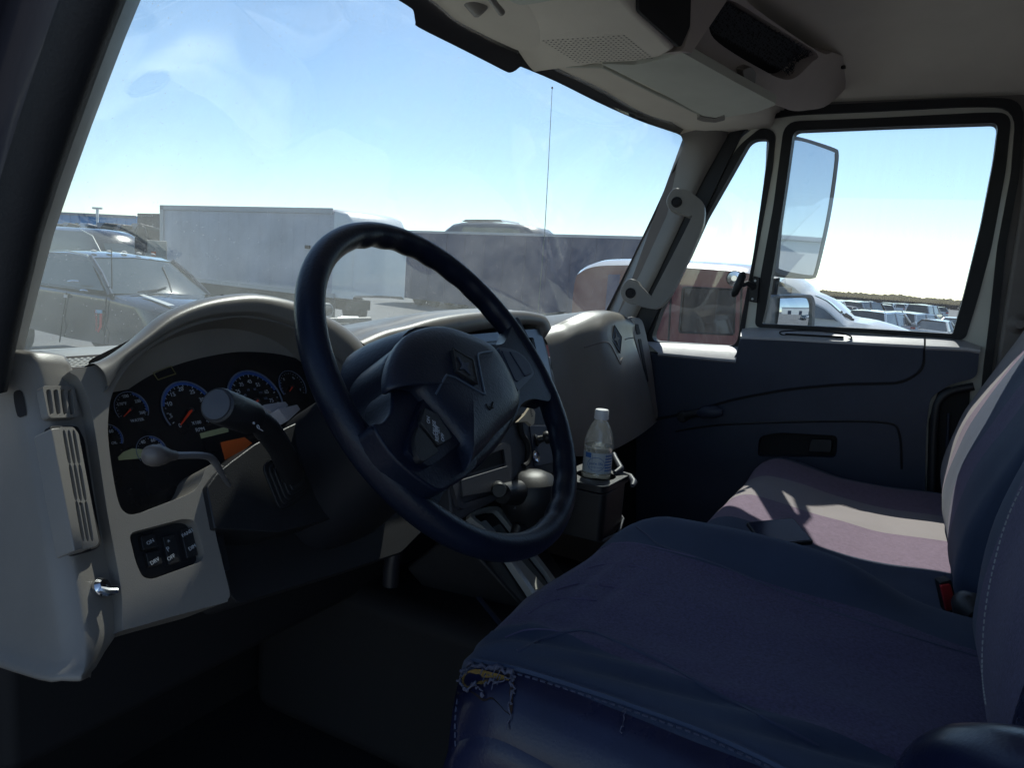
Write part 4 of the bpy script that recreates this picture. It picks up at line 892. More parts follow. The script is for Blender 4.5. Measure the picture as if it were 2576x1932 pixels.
for s, p in (('R', (1237, 1333)), ('N', (1256, 1354)), ('D', (1276, 1380)), ('2', (1309, 1434)), ('1', (1325, 1456))): text('gate_letter', s, PLF, PLF.px(p, -.001), .013, MATS['dark print'] if s in 'x' else print_w, sf, w=-.0012, rot=.5)
dome = PX(1334, 1250, 1.24)
prof = [(r*1.3, h*1.15) for r, h in [(0, .046), (.018, .044), (.032, .037), (.042, .024), (.046, .008), (.045, -.008), (.040, -.024), (.031, -.040), (.022, -.054), (.016, -.066), (.014, -.09)]]
silver = mat('shift knob top', (.34, .35, .36), .35, .2, 400)
dax = V((.05, .12, 1)).normalized()
dm = lathe('knob_dome', [(r*1.0, h) for r, h in prof[:4]], dome, dax, black, sf, seg=36)
lathe('knob_body', [(.0540, .0280)] + prof[4:], dome, dax, black, sf, seg=36)
lathe('release_button', [(0, 0), (.012, 0), (.0135, -.003), (.0135, -.03), (0, -.03)], PX(1256, 1234, 1.10), (-.75, -.5, .15), black, sf, seg=20)
tube('button_collar', [PX(1262, 1242, 1.13), PX(1300, 1240, 1.19)], [.018, .024], black, sf, seg=18)
tube('shift_stem', [dome - dax*.05, PX(1302, 1330, 1.19), PX(1290, 1368, 1.185)], [.018, .012, .011], black, sf, seg=14)
text('knob_print', 'ALLISON', Fr(PX(1312, 1278, 1.19), (.75, -.65, 0), (0, 0, 1)), (0, 0), .008, mat('faint print', (.12, .13, .15), .5), sf, w=.0)
# engine cover / tunnel between the footwells
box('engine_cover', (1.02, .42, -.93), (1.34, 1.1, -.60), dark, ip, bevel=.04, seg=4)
tube('cover_trim', [PZ(1120, 1420, -.60), PZ(1200, 1500, -.60), PZ(1290, 1610, -.60)], .005, grey, ip, seg=8)
# ---------------------------------------------------------------- cup holder and bottle
cx = 1.40; bp_ = PX(1500, 1190, cx)
ch = empty('cup_holder', (cx, bp_.y, -.56), label='black dashboard cup holder with arms around a water bottle', cat='cup holder')
CF = Fr((cx, bp_.y, bp_.z), (1, 0, 0), (0, 1, 0))
ring = [(.040*cos(a), .040*sin(a)) for a in [2*pi*k/28 for k in range(28)]]
outer = rnd([(-.075, -.05), (.06, -.055), (.075, .06), (-.075, .06)], .02, 4)
zt = -.008
slab_uv('holder_top', CF, outer, [ring], zt-.010, zt+.004, black, ch, bevel=.003)
surf('holder_cup', [[CF.at(.040*cos(a), .040*sin(a), h) for a in [2*pi*k/28 for k in range(28)]] for h in (zt, -.07)], black, ch, close_v=True)
slab_uv('holder_box', CF, rnd([(-.078, -.052), (.05, -.05), (.06, .07), (-.078, .07)], .015, 4), [ring], -.115, zt-.011, black, ch, bevel=.006)
tube('holder_arm', [CF.at(.028, -.03, .0), CF.at(.05, -.035, .006), CF.at(.078, -.01, .018), CF.at(.095, .0, .022)], [.005, .007, .006, .005], MATS['silver bezel'] if False else stackm, ch, seg=10)
tube('holder_arm', [CF.at(.04, -.03, .0), CF.at(.052, -.055, -.008), CF.at(.03, -.072, -.012), CF.at(.01, -.076, -.014)], [.005, .007, .007, .004], stackm, ch, seg=10)
tube('holder_edge', [CF.at(-.075, -.056, -.11), CF.at(.0, -.06, -.115), CF.at(.05, -.05, -.10), CF.at(.085, .0, -.07)], .003, stackm, ch, seg=8)
bo = empty('water_bottle', (cx, bp_.y, bp_.z-.045), label='half empty clear plastic water bottle with white cap in the cup holder', cat='bottle')
base = V((cx, bp_.y, bp_.z-.045))
pg = bpy.data.materials.new('bottle plastic'); pg.use_nodes = True
t_ = pg.node_tree; t_.nodes.clear(); N_ = t_.nodes.new
o_ = N_('ShaderNodeOutputMaterial'); mx_ = N_('ShaderNodeMixShader'); tr_ = N_('ShaderNodeBsdfTransparent'); tr_.inputs[0].default_value = (.86, .9, .93, 1)
gl_ = N_('ShaderNodeBsdfGlossy'); gl_.inputs['Roughness'].default_value = .08
lw_ = N_('ShaderNodeLayerWeight'); lw_.inputs[0].default_value = .35; mx2 = N_('ShaderNodeMixShader'); tl2 = N_('ShaderNodeBsdfTranslucent'); tl2.inputs[0].default_value = (.8, .85, .88, 1)
bp2 = N_('ShaderNodeBump'); nz = N_('ShaderNodeTexNoise'); nz.inputs['Scale'].default_value = 55; tcx = N_('ShaderNodeTexCoord')
t_.links.new(tcx.outputs['Object'], nz.inputs['Vector']); t_.links.new(nz.outputs[0], bp2.inputs['Height']); bp2.inputs['Strength'].default_value = .6; bp2.inputs['Distance'].default_value = .003
t_.links.new(bp2.outputs[0], gl_.inputs['Normal']); t_.links.new(bp2.outputs[0], lw_.inputs['Normal'])
mr = N_('ShaderNodeMapRange'); mr.inputs[3].default_value = .06; mr.inputs[4].default_value = .75
t_.links.new(lw_.outputs['Facing'], mr.inputs[0]); t_.links.new(mr.outputs[0], mx_.inputs[0]); t_.links.new(tr_.outputs[0], mx_.inputs[1]); t_.links.new(gl_.outputs[0], mx_.inputs[2])
mx2.inputs[0].default_value = .10; t_.links.new(mx_.outputs[0], mx2.inputs[1]); t_.links.new(tl2.outputs[0], mx2.inputs[2]); mx2.inputs[0].default_value = .06; t_.links.new(mx2.outputs[0], o_.inputs[0])
Rb = .0305
prof = [(.0, .002), (Rb*.8, 0), (Rb, .006), (Rb, .018), (Rb*.95, .021), (Rb, .024), (Rb, .034), (Rb*.95, .037), (Rb, .040), (Rb, .048), (Rb*.97, .050), (Rb*.97, .094), (Rb, .097), (Rb*1.0, .106), (Rb*.93, .120), (Rb*.80, .134), (Rb*.62, .146), (Rb*.47, .154), (Rb*.42, .158), (Rb*.42, .163)]
lathe('bottle_shell', prof, base, (0, 0, 1), pg, bo, seg=32, angle=0)
wt = bpy.data.materials.new('water'); wt.use_nodes = True; wb = wt.node_tree.nodes['Principled BSDF']
wb.inputs['Transmission Weight'].default_value = 1; wb.inputs['IOR'].default_value = 1.33; wb.inputs['Roughness'].default_value = .02; wb.inputs['Base Color'].default_value = (.92, .96, .98, 1)
lathe('water', [(.0, .004), (Rb*.75, .004), (Rb*.93, .012), (Rb*.93, .104), (0, .1045)], base, (0, 0, 1), wt, bo, seg=32, angle=30)
lathe('bottle_cap', [(0, .1785), (.0125, .178), (.0140, .176), (.0142, .164), (.0148, .162), (.0146, .1585), (0, .1585)], base, (0, 0, 1), mat('white cap', (.8, .8, .78), .4), bo, seg=28)
lbl = mat('bottle label', (.50, .56, .60), .35); lbb = mat('label blue', (.06, .16, .42), .4)
def band(name, a0, a1, z0, z1, m_, r):
    return surf(name, [[base + V((r*cos(a0+(a1-a0)*i/20), r*sin(a0+(a1-a0)*i/20), z)) for i in range(21)] for z in (z0, z1)], m_, bo, angle=0)
cd = math.atan2(-base.y, -base.x)
band('label_wrap', cd-2.4, cd+2.4, .051, .093, lbl, Rb*.975)
band('label_print', cd-.95, cd-.45, .082, .092, lbb, Rb*.985)
for k in range(6): band('label_print', cd+.55, cd+1.25, .056+.006*k, .059+.006*k, lbb, Rb*.985)
LF = Fr(base + V((cos(cd), sin(cd), 0))*Rb*.99 + V((0, 0, .072)), (-sin(cd), cos(cd), 0), (0, 0, 1))
text('label_text', 'pure life', LF, (-.002, .0), .0085, lbb, bo, w=.0006); text('label_text', 'PURIFIED WATER', LF, (-.002, -.008), .0035, lbb, bo, w=.0006)
tube('label_oval', [LF.at(-.002+.017*cos(a), -.002+.014*sin(a), .0004-abs(cos(a))*.003) for a in [2*pi*k/24 for k in range(25)]], .0005, lbb, bo, seg=5)
# ---------------------------------------------------------------- overhead
oc = empty('overhead_console', (1.4, .4, .5), label='beige overhead console with speaker grille, cubby and netted pocket', cat='overhead console')
ZC = .405
def CB(px, py, z=ZC): return PZ(px, py, z)
rowsb = []
fr_edge = [(1100, -60), (1250, 62), (1370, 128), (1445, 158)]
bot = [CB(1300, -260), CB(1445, 152), CB(1520, 163), CB(1600, 160), CB(1668, 148), CB(1706, 126), CB(1608, 30), CB(1480, -120), CB(1400, -230)]
top_ = [p + V((0, .0, .16)) for p in bot]; xs_ = sum(p.x for p in bot)/len(bot); ys_ = sum(p.y for p in bot)/len(bot)
cbf = Fr(PZ(1600, 155, ZC), (1, 0, -.13), (0, -1, 0))     # faces down, sloping up to the header
outl = [cbf.px(p) for p in ((1100, -200), (1330, 190), (1520, 163), (1600, 160), (1668, 148), (1706, 126), (1608, 30), (1480, -120), (1400, -230))]
CB = lambda px, py, z=0: cbf.pt((px, py))
slab_uv('speaker_housing', cbf, spl(outl[:1]+outl[1:7]+outl[7:], 1), [], -.20, 0, head_m, oc, bevel=.018, seg=5)
bm = bmesh.new()
g00, g10, g11, g01 = CB(1367, 101, ZC), CB(1570, 88, ZC), CB(1640, 145, ZC), CB(1455, 156, ZC)
for i in range(17):
    for j in range(13):
        u = i/16; v = j/12; p = g00.lerp(g10, u).lerp(g01.lerp(g11, u), v) + cbf.n*.0006
        bm.faces.new([bm.verts.new(p+V((.0017*cos(a), .0022*sin(a), 0))) for a in [pi/3*k for k in range(6)]])
tag(from_bm('grille_holes', bm, dark, oc, smooth=False), kind='stuff')
# cubby in the rear face
q0, q1 = CB(1608, 30), CB(1706, 126); cf = Fr(q0, q1-q0, (0, 0, 1))
slab('cubby_hollow', cf, rnd([(1608, 26), (1712, 119), (1736, 66), (1740, -60), (1606, -60)], 8), [], -.0, .006, dark, oc, bevel=0)
slab('console_web', cf, [(1712, 128), (1722, 118), (1737, 70), (1742, -60), (1900, -60), (1830, 0), (1790, 60), (1740, 134)], [], -.03, .003, mat('console taupe', (.54, .48, .44), .6, .5, 700, var=.12), oc, bevel=.002)
# netted storage rail above the passenger
Q = Fr(PZ(1850, 205, .44), (.48, -.13, 0), (0, -.42, .9))
outq = spl([(1722, 132), (1728, 90), (1760, 20), (1800, -30), (1850, -30), (1900, 20), (2058, 128), (2095, 131), (2132, 148), (2152, 172), (2146, 198), (2085, 262), (2034, 276), (1985, 276), (1920, 244), (1850, 205), (1780, 166)], 4)
holeq = spl([(1783, 60), (1790, 25), (1815, 0), (1850, 4), (1900, 34), (1980, 84), (2056, 134), (2040, 158), (2012, 186), (1988, 199), (1960, 196), (1920, 176), (1850, 136), (1796, 96)], 4)
slab('pocket_frame', Q, outq, [holeq], -.045, .004, mat('console taupe', (.54, .48, .44), .6, .5, 700, var=.12), oc, bevel=.014, seg=5)
slab('pocket_back', Q, holeq, [], -.08, -.042, dark, oc, bevel=0)
bm = bmesh.new(); rr_ = random.Random(4)
for i in range(34):
    for j in range(14):
        u = i/33; v = j/13
        px = 1800+250*u+rr_.uniform(-4, 4) - v*12 + (j % 2)*4; py = -2+140*u + v*75 + rr_.uniform(-3, 3)
        p = Q.pt((px, py), -.012-.012*sin(pi*v))
        for dx, dy in ((7.5, 7), (-2, 8), (7, -3)):
            q = Q.pt((px+dx+rr_.uniform(-2, 2), py+dy+rr_.uniform(-2, 2)), -.012-.012*sin(pi*v)); t = (q-p); s = t.cross(Q.n).normalized()*.0011
            bm.faces.new([bm.verts.new(c) for c in (p-s, p+s, q+s, q-s)])
tag(from_bm('elastic_net', bm, mat('net cord', (.05, .055, .065), .7), oc, smooth=False), kind='stuff')
slab('screw_recess', Q, rnd([(2119, 166), (2138, 160), (2128, 172), (2118, 174)], 3), [], 0, .0075, dark, oc, bevel=0)
slab('hook_slot', Q, rnd([(1845, 190), (1872, 178), (1874, 206), (1866, 206)], 3), [], 0, .010, dark, oc, bevel=0)
slab('coat_hook', Q, rnd([(1868, 176), (1890, 166), (1904, 182), (1900, 216), (1882, 222), (1874, 206)], 5), [], 0, .022, beige, oc, bevel=.004)
# visors
vz = empty('sun_visor', tuple(PZ(1700, 220, .43)), label='folded sun visor of grey beige vinyl above the passenger', cat='sun visor')
VF = Fr(PZ(1700, 220, .416), (1, 0, 0), (0, -1, 0))
vout = rnd([(1512, 160), (1600, 163), (1690, 140), (1716, 130), (1850, 206), (1972, 278), (1955, 262), (1962, 266), (1900, 285), (1800, 298), (1780, 298), (1650, 226)], [6, 10, 20, 8, 4, 4, 2, 4, 10, 6, 10, 20], 4)
vout = rnd([(1512, 160), (1600, 163), (1690, 142), (1716, 131), (1850, 206), (1956, 262), (1900, 283), (1800, 298), (1780, 298), (1650, 226)], [6, 10, 20, 8, 4, 10, 10, 6, 10, 20], 4)
slab('visor_panel', VF, vout, [], -.014, .004, visor_m, vz, bevel=.005, seg=3)
tube('visor_rod', [VF.pt((1425, 165), -.004), VF.pt((1515, 166), -.002), VF.pt((1650, 234), -.002), VF.pt((1790, 300), -.004)], .004, visor_m, vz, seg=8)
slab('visor_clip', VF, rnd([(1752, 300), (1760, 292), (1800, 298), (1822, 290), (1824, 302), (1800, 308), (1770, 306)], 3), [], -.02, .006, beige, vz, bevel=.003)
v2 = empty('driver_sun_visor', tuple(PZ(1250, -60, .42)), label='rear edge and hinge of the sun visor above the windshield centre', cat='sun visor')
VF2 = Fr(PZ(1250, -40, .415), (1, 0, 0), (0, -1, 0))
slab('visor_panel', VF2, spl([(1180, -80), (1240, -40), (1280, 2), (1305, 13), (1340, 12), (1400, 0), (1460, -20), (1500, -90), (1300, -160)], 4), [], -.012, .004, visor_m, v2, bevel=.005)
lathe('rod_socket', [(0, 0), (.012, 0), (.016, .004), (.018, .03), (0, .03)], PZ(1215, 30, .425), (-.3, .2, .3), beige, v2, seg=20)
tube('visor_rod', [PZ(1225, -20, .42), PZ(1245, 8, .415), PZ(1262, 30, .412)], [.006, .005, .006], beige, v2, seg=10)
# ---------------------------------------------------------------- mirrors, antenna, hood outside
mm = bpy.data.materials.new('mirror glass'); mm.use_nodes = True; b_ = mm.node_tree.nodes['Principled BSDF']
b_.inputs['Metallic'].default_value = 1; b_.inputs['Roughness'].default_value = .02; b_.inputs['Base Color'].default_value = (.78, .82, .86, 1)
mr_ = empty('side_mirror', tuple(PX(2030, 520, 2.62)), label='tall flat side mirror in a grey housing outside the passenger window', cat='mirror')
mdir = V((-.52, -.85, 0)).normalized()          # where the glass faces
MF = Fr(PX(2030, 520, 2.62), V((0, 0, 1)).cross(mdir), (0, 0, 1))
mo = [(1990, 341), (2020, 346), (2060, 358), (2100, 372), (2110, 382), (2108, 420), (2094, 520), (2076, 610), (2056, 690), (2046, 700), (2030, 702), (1990, 696), (1956, 686), (1951, 676), (1955, 640), (1964, 540), (1980, 420), (1984, 350)]
slab('mirror_housing', MF, spl(mo, 3), [], -.09, -.002, mat('mirror housing', (.16, .18, .20), .45), mr_, bevel=.012, seg=3)
mi = [(2002, 352), (2030, 357), (2066, 369), (2100, 382), (2102, 388), (2100, 420), (2086, 520), (2068, 610), (2050, 686), (2042, 692), (2025, 691), (1990, 685), (1962, 677), (1959, 670), (1962, 640), (1971, 540), (1988, 420), (1995, 358)]
slab('mirror_glass', MF, spl(mi, 3), [], -.004, .002, mm, mr_, bevel=.001)
slab('mirror_rim', MF, spl(mo, 3), [spl(mi, 3)], -.004, .004, MATS['mirror housing'], mr_, bevel=.001)
cvx = empty('convex_mirror', tuple(PX(1995, 780, 2.55)), label='small convex mirror in a grey frame low outside the passenger window', cat='mirror')
md2 = V((-.60, -.80, .02)).normalized(); CVF = Fr(PX(1995, 785, 2.60), V((0, 0, 1)).cross(md2), (0, 0, 1))
co_ = rnd([(1944, 744), (2044, 741), (2052, 760), (2048, 840), (1936, 840)], [8, 8, 12, 14, 14], 4)
slab('mirror_housing', CVF, co_, [], -.06, -.002, MATS['mirror housing'], cvx, bevel=.008, seg=3)
u0, v0 = CVF.px((1950, 834)); u1, v1 = CVF.px((2044, 748)); rows = []
for j in range(13):
    r = []
    for i in range(15):
        s = -1+2*i/14; t = -1+2*j/12; k = max(abs(s), abs(t)); 
        r.append(CVF.at((u0+u1)/2+s*(u1-u0)/2, (v0+v1)/2+t*(v1-v0)/2, .002+.010*(1-(s*s+t*t)/2)))
    rows.append(r)
surf('mirror_glass', rows, mm, cvx, angle=0)
slab('mirror_rim', CVF, co_, [rnd([(1952, 750), (2040, 748), (2044, 762), (2041, 833), (1946, 833)], 8, 4)], -.004, .014, MATS['mirror housing'], cvx, bevel=.002)
arm = tube('mirror_arm', [PX(1985, 700, 2.62)+V((.05, .05, 0)), PX(1965, 860, 2.66)+V((.06, .06, 0)), V((2.36, .44, -.35))], .014, black, cvx, seg=10)
tube('mirror_arm', [PX(2000, 350, 2.62)+V((.05, .05, 0)), V((2.45, .42, .50)), V((2.3, .42, .46))], .014, black, mr_, seg=10)
an = empty('radio_antenna', (1.75, 1.75, -.55), label='thin whip antenna rising in front of the windshield', cat='antenna')
a0 = PY(1350, 820, 1.75); a1 = PY(1370, 590, 1.75); a2 = PY(1389, 222, 1.75)
tube('antenna_whip', [a0+(a0-a1)*1.1, a0, a1, a1.lerp(a2, .5)+V((.003, 0, 0)), a2], [.006, .0026, .0022, .0018, .0014], mat('antenna green', (.06, .10, .09), .4, metal=.3), an, seg=8)
lathe('antenna_tip', [(0, 0), (.005, 0), (.005, .004), (.0025, .009), (0, .009)], a2, (0, 0, 1), black, an, seg=10)
hood = empty('truck_hood', (1.3, 2.2, -.9), label='white sloping hood of the truck in front of the windshield', cat='truck hood')
rows = []
for y, z, hw in ((1.18, -.40, .93), (1.3, -.43, .93), (1.8, -.50, .90), (2.3, -.62, .84), (2.7, -.80, .74), (2.85, -1.05, .66), (2.9, -1.6, .62)):
    rows.append([V((1.3+hw*u, y, z-.10*abs(u)**3-(.25 if abs(u) > .99 else 0))) for u in (-1.0, -.96, -.8, -.5, 0, .5, .8, .96, 1.0)])
surf('hood_skin', rows, white, hood, angle=60)
box('cowl_panel', (.42, 1.12, -.34), (2.18, 1.24, -.29), black, hood, bevel=.01)
fm = empty('fender_mirror', tuple(PY(828, 778, 1.9)), label='small fender mirror on a stalk seen over the dashboard', cat='mirror')
FF = Fr(PY(825, 778, 1.9), V((0, 0, 1)).cross(V((-.3, -1, 0)).normalized()), (0, 0, 1))
fo = rnd([(790, 762), (836, 763), (842, 778), (838, 798), (795, 797)], 8, 4)
slab('mirror_housing', FF, fo, [], -.06, 0, MATS['mirror housing'], fm, bevel=.01); slab('mirror_glass', FF, rnd([(794, 767), (834, 768), (838, 779), (834, 794), (798, 793)], 6, 4), [], 0, .002, mm, fm, bevel=0)
tube('mirror_stalk', [FF.o+V((0, .03, -.03)), FF.o+V((.03, .05, -.4))], .009, black, fm)
wp = empty('wiper_blade', tuple(PY(880, 800, 1.25)), label='wiper blade resting across the lower windshield', cat='wiper')
tube('wiper_rubber', [PY(800, 806, 1.22), PY(870, 806, 1.22), PY(930, 804, 1.22)], .007, black, wp, seg=8)
tube('wiper_arm', [PY(812, 812, 1.24), PY(860, 802, 1.24), PY(900, 800, 1.24)], [.004, .006, .004], steel, wp, seg=8)
# paper scraps on the dash by the pillar
scr = empty('paper_scrap', tuple(PZ(55, 898, -.14)), label='torn paper scrap lying on the dash beside the front pillar', cat='paper')
SFm = Fr(PY(55, 898, .90), (1, .1, 0), (0, .6, .8))
slab('torn_sheet', SFm, [(41, 892), (62, 890), (68, 900), (74, 910), (40, 911)], [], 0, .001, mat('kraft paper', (.42, .36, .30), .8), scr, bevel=0)
# ---------------------------------------------------------------- outside
gm = mat('gravel lot', (.18, .18, .18), .9, .6, 14, var=.35, vscale=.35, dist=.02)
bm = bmesh.new(); bmesh.ops.create_grid(bm, x_segments=8, y_segments=8, size=1500)
for v in bm.verts: v.co.z = GZ
tag(from_bm('ground', bm, gm, smooth=False), kind='structure')
tyre = mat('tyre', (.02, .02, .021), .8); alloy = mat('alloy', (.4, .41, .42), .35, metal=.8)
redl = mat('tail lens', (.35, .02, .02), .2); clear = mat('head lens', (.7, .72, .72), .1)
def wheel(root, c, r=.36, w=.24, name='wheel', ax=(1, 0, 0)):
    t = lathe(name, [(r*.55, -w/2), (r*.93, -w/2), (r, -w*.4), (r, w*.4), (r*.93, w/2), (r*.55, w/2)], c, ax, tyre, root, seg=20)
    lathe('rim', [(0, -w*.46), (r*.2, -w*.5), (r*.58, -w*.42), (r*.6, w*.42), (r*.2, w*.5), (0, w*.46)], c, ax, alloy, t, seg=20)
CARP = {
 'suv':   (4.8, 1.9, 1.60, [(0, .62), (.02, .95), (.25, 1.05), (1.25, 1.10)], 1.10, (1.15, 1.75, 4.35, 4.72)),
 'sedan': (4.7, 1.82, 1.38, [(0, .55), (.02, .72), (.3, .85), (1.3, .95)], .95, (1.25, 1.95, 3.35, 4.1)),
 'van':   (5.1, 1.98, 1.85, [(0, .6), (.02, .95), (.25, 1.1), (.9, 1.2)], 1.18, (.8, 1.55, 4.8, 5.05)),
}
def car(kind, x, y, ang_, colr, label, name='parked_car', rack=False):
    L_, W_, H, nose, belt, g = CARP[kind]
    root = empty(name, (x, y, GZ), label=label, cat='van' if kind == 'van' else 'car', group='cars parked across the lot')
    M_ = Matrix.Translation((x, y, GZ)) @ Matrix.Rotation(ang_, 4, 'Z')
    def T(p): return M_ @ V(p)            # local: +Y to the nose, x across, z up, centre at origin
    body = mat('car paint %.2f %.2f %.2f' % colr, colr, .25, coat=.8, metal=.2)
    st = [(0, .30, nose[0][1], .84), (.05, .22, nose[1][1], .93), (.3, .2, nose[2][1], 1), (nose[3][0], .2, nose[3][1], 1), (L_*.5, .2, belt, 1), (L_-.5, .2, belt*1.01, 1), (L_-.08, .22, belt*.98, .95), (L_, .35, belt*.7, .88)]
    rows = []
    for s, zb, zt, k in st:
        w = W_/2*k; yy = L_/2 - s
        rows.append([T(p) for p in ((-w*.95, yy, zb), (-w, yy, zb+.12), (-w, yy, zt*.72), (-w*.97, yy, zt-.03), (-w*.88, yy, zt), (0, yy, zt+.03), (w*.88, yy, zt), (w*.97, yy, zt-.03), (w, yy, zt*.72), (w, yy, zb+.12), (w*.95, yy, zb))])
    surf('body', rows, body, root, caps=True, angle=50)
    gs = [(g[0], belt, .86, .90), (g[1], H-.04, .70, .0), ((g[1]+g[2])/2, H, .70, 0), (g[2], H-.05, .70, 0), (g[3], belt, .84, .9)]
    rows = []; rr = []
    for s, zt, k, _ in gs:
        w = W_/2*k; yy = L_/2-s; wb = W_/2*.93
        rows.append([T((-wb, yy, belt-.02)), T((-w, yy, zt)), T((0, yy, zt+.01)), T((w, yy, zt)), T((wb, yy, belt-.02))])
    surf('greenhouse', rows, g_car, root, caps=True, smooth=False)
    rr = []
    for s, zt, k, _ in gs[1:4]:
        w = W_/2*k+.02; yy = L_/2-s
        rr.append([T((-w-.01, yy, zt-.03)), T((-w*.97, yy, zt+.025)), T((0, yy, zt+.055)), T((w*.97, yy, zt+.025)), T((w+.01, yy, zt-.03))])
    surf('roof', rr, body, root, angle=50)
    for sx in (-1, 1):
        wb = W_/2*.935*sx; wt = W_/2*.71*sx
        for a, b in (((g[0], belt), (g[1], H-.03)), ((g[3], belt), (g[2], H-.04)), (((g[1]+g[2])/2, belt), ((g[1]+g[2])/2-.05, H-.02))):
            tube('pillar', [T((wb, L_/2-a[0], a[1])), T((wt, L_/2-b[0], b[1]))], .045, body, root, seg=6)
        fbx = T((sx*W_/2*.78, -L_/2+.03, belt*.86)); 
        q = [T((sx*W_/2*a, -L_/2+yy, z)) for a, yy, z in ((.60, .01, belt*.80), (.93, .06, belt*.80), (.93, .05, belt*.95), (.62, .02, belt*.95))]
        bm = bmesh.new(); bm.faces.new([bm.verts.new(p + (M_.to_3x3() @ V((0, -.03, 0)))) for p in q]); bm.faces.new([bm.verts.new(p + (M_.to_3x3() @ V((sx*.02, .2*(i in (1, 2)), 0)))) for i, p in enumerate(q)]); from_bm('tail_light', bm, redl, root, smooth=False)
        q = [T((sx*W_/2*a, L_/2-yy+.02, z)) for a, yy, z in ((.5, .01, .62), (.86, .06, .64), (.86, .08, .76), (.5, .02, .74))]
        bm = bmesh.new(); bm.faces.new([bm.verts.new(p) for p in q]); from_bm('headlight', bm, clear, root, smooth=False)
        tube('door_mirror', [T((sx*(W_/2-.03), L_/2-g[0]-.25, belt+.05)), T((sx*(W_/2+.16), L_/2-g[0]-.27, belt+.1))], [.04, .09], body, root, seg=8)
        for yy in (L_/2-.85, -L_/2+.95): wheel(root, T((sx*(W_/2-.12), yy, .34)), .34, .22, ax=M_.to_3x3() @ V((1, 0, 0)))
        if rack: tube('roof_rail', [T((sx*W_/2*.66, L_/2-g[1]-.1, H+.03)), T((sx*W_/2*.66, L_/2-g[1]-.25, H+.09)), T((sx*W_/2*.66, L_/2-g[2]+.2, H+.09)), T((sx*W_/2*.66, L_/2-g[2]+.05, H+.03))], .02, black, root, seg=6)
    return root
def roofat(px, py, H): return PZ(px, py, GZ+H)
WHT = (.72, .73, .74); SLV = (.42, .44, .46); BLK = (.02, .022, .026); BLU = (.04, .07, .14)
lots = [
 ('suv', 2215, 782, 1.80, 0, WHT, 'white car with a dark roof rack, parked just behind the silver hatchback', True),
 ('suv', 2300, 786, 1.72, 0, SLV, 'silver hatchback with dark rear glass and red tail lights, above the window sill', False),
 ('sedan', 2350, 804, 1.5, 0, (.6, .62, .62), 'pale silver sedan nearest the rear corner of the passenger window', False),
 ('suv', 2110, 768, 1.85, pi, WHT, 'white car facing the lot with a dark windshield band, beside the convex mirror', False),
 ('van', 2165, 757, 2.0, 0, BLK, 'black van with its rear glass dark, standing behind the white cars', False),
 ('suv', 2385, 766, 1.75, .15, BLU, 'dark blue car half hidden by the rear edge of the window', False),
 ('van', 2070, 752, 2.0, .1, WHT, 'white van farthest to the front in the rows of cars', False),
 ('sedan', 2240, 762, 1.5, 0, (.65, .66, .66), 'small white sedan far off below the tree line', False),
 ('suv', 2320, 765, 1.7, 0, WHT, 'white car far off beside the dark blue one', False),
 ('sedan', 2140, 755, 1.5, .2, (.3, .31, .33), 'grey sedan far off under the trees', False),
 ('sedan', 2420, 800, 1.5, 0, (.62, .55, .57), 'pinkish silver sedan cut off by the rear window post', False),
 ('sedan', 2280, 760, 1.5, 0, BLK, 'black sedan far off in the back row', False),
]
rc_ = random.Random(5)
ORD = 'first second third fourth fifth sixth seventh eighth ninth tenth eleventh twelfth thirteenth fourteenth fifteenth sixteenth'.split()
for k_ in range(16):
    c_, cn = rc_.choice(((WHT, 'white'), (SLV, 'silver'), (BLK, 'black'), (WHT, 'white'), (BLU, 'dark blue'))); kd_ = rc_.choice(('suv', 'sedan', 'van'))
    lots.append((kd_, 2052+23*k_, 751+k_*.9+rc_.uniform(0, 5)+(1.0*(k_ % 2)*3), 1.5, 0, c_, 'small %s %s, %s of the far row counted from the convex mirror' % (cn, {'suv': 'estate car', 'sedan': 'sedan', 'van': 'van'}[kd_], ORD[k_]), False))
for kind, px, py, H, a, c, lb, rk in lots:
    p = roofat(px, py, CARP[kind][2]+.05); car(kind, p.x+2.2, p.y, -pi/2+a+rc_.uniform(-.35, .35), c, lb, rack=rk)
# ---- black pickup beyond the left of the windshield
bp = mat('black truck paint', (.035, .038, .045), .18, coat=1, var=.15)
pw = mat('pickup glass', (.05, .07, .075), .04, spec=1)
P1 = PZ(265, 742, GZ+1.30); 
pk = empty('black_pickup', (P1.x+1, P1.y, GZ), label='black pickup with roof marker lights, facing the camera side of the lot', cat='pickup truck')
def K(x, s, z): return V((P1.x + x, P1.y - s, GZ + z))
def kbody(sts, nm, m_, parent, **k): return surf(nm, [[K(*p) for p in r] for r in sts], m_, parent, **k)
Wp = 2.02
def ksec(s, zb, zt, i=0): return [(i, s, zb), (i-.0, s, zb+.2), (i-.03, s, zt*.62), (i+.0, s, zt-.08), (i+.10, s, zt), (.5*Wp, s, zt+.05), (Wp-i-.10, s, zt), (Wp-i, s, zt-.08), (Wp-i+.03, s, zt*.62), (Wp-i, s, zb+.2), (Wp-i, s, zb)]
kbody([ksec(-3.9, .6, 1.36), ksec(-2.2, .55, 1.34), ksec(-1.0, .5, 1.33), ksec(.0, .5, 1.31), ksec(.7, .5, 1.25, .01), ksec(1.35, .55, 1.16, .04), ksec(1.6, .6, 1.02, .1)], 'body', bp, pk, caps=True, angle=45)
def gsec(s, zb, zt, ib, it): return [(ib, s, zb), (it, s, zt-.03), (it+.08, s, zt), (Wp/2, s, zt+.035), (Wp-it-.08, s, zt), (Wp-it, s, zt-.03), (Wp-ib, s, zb)]
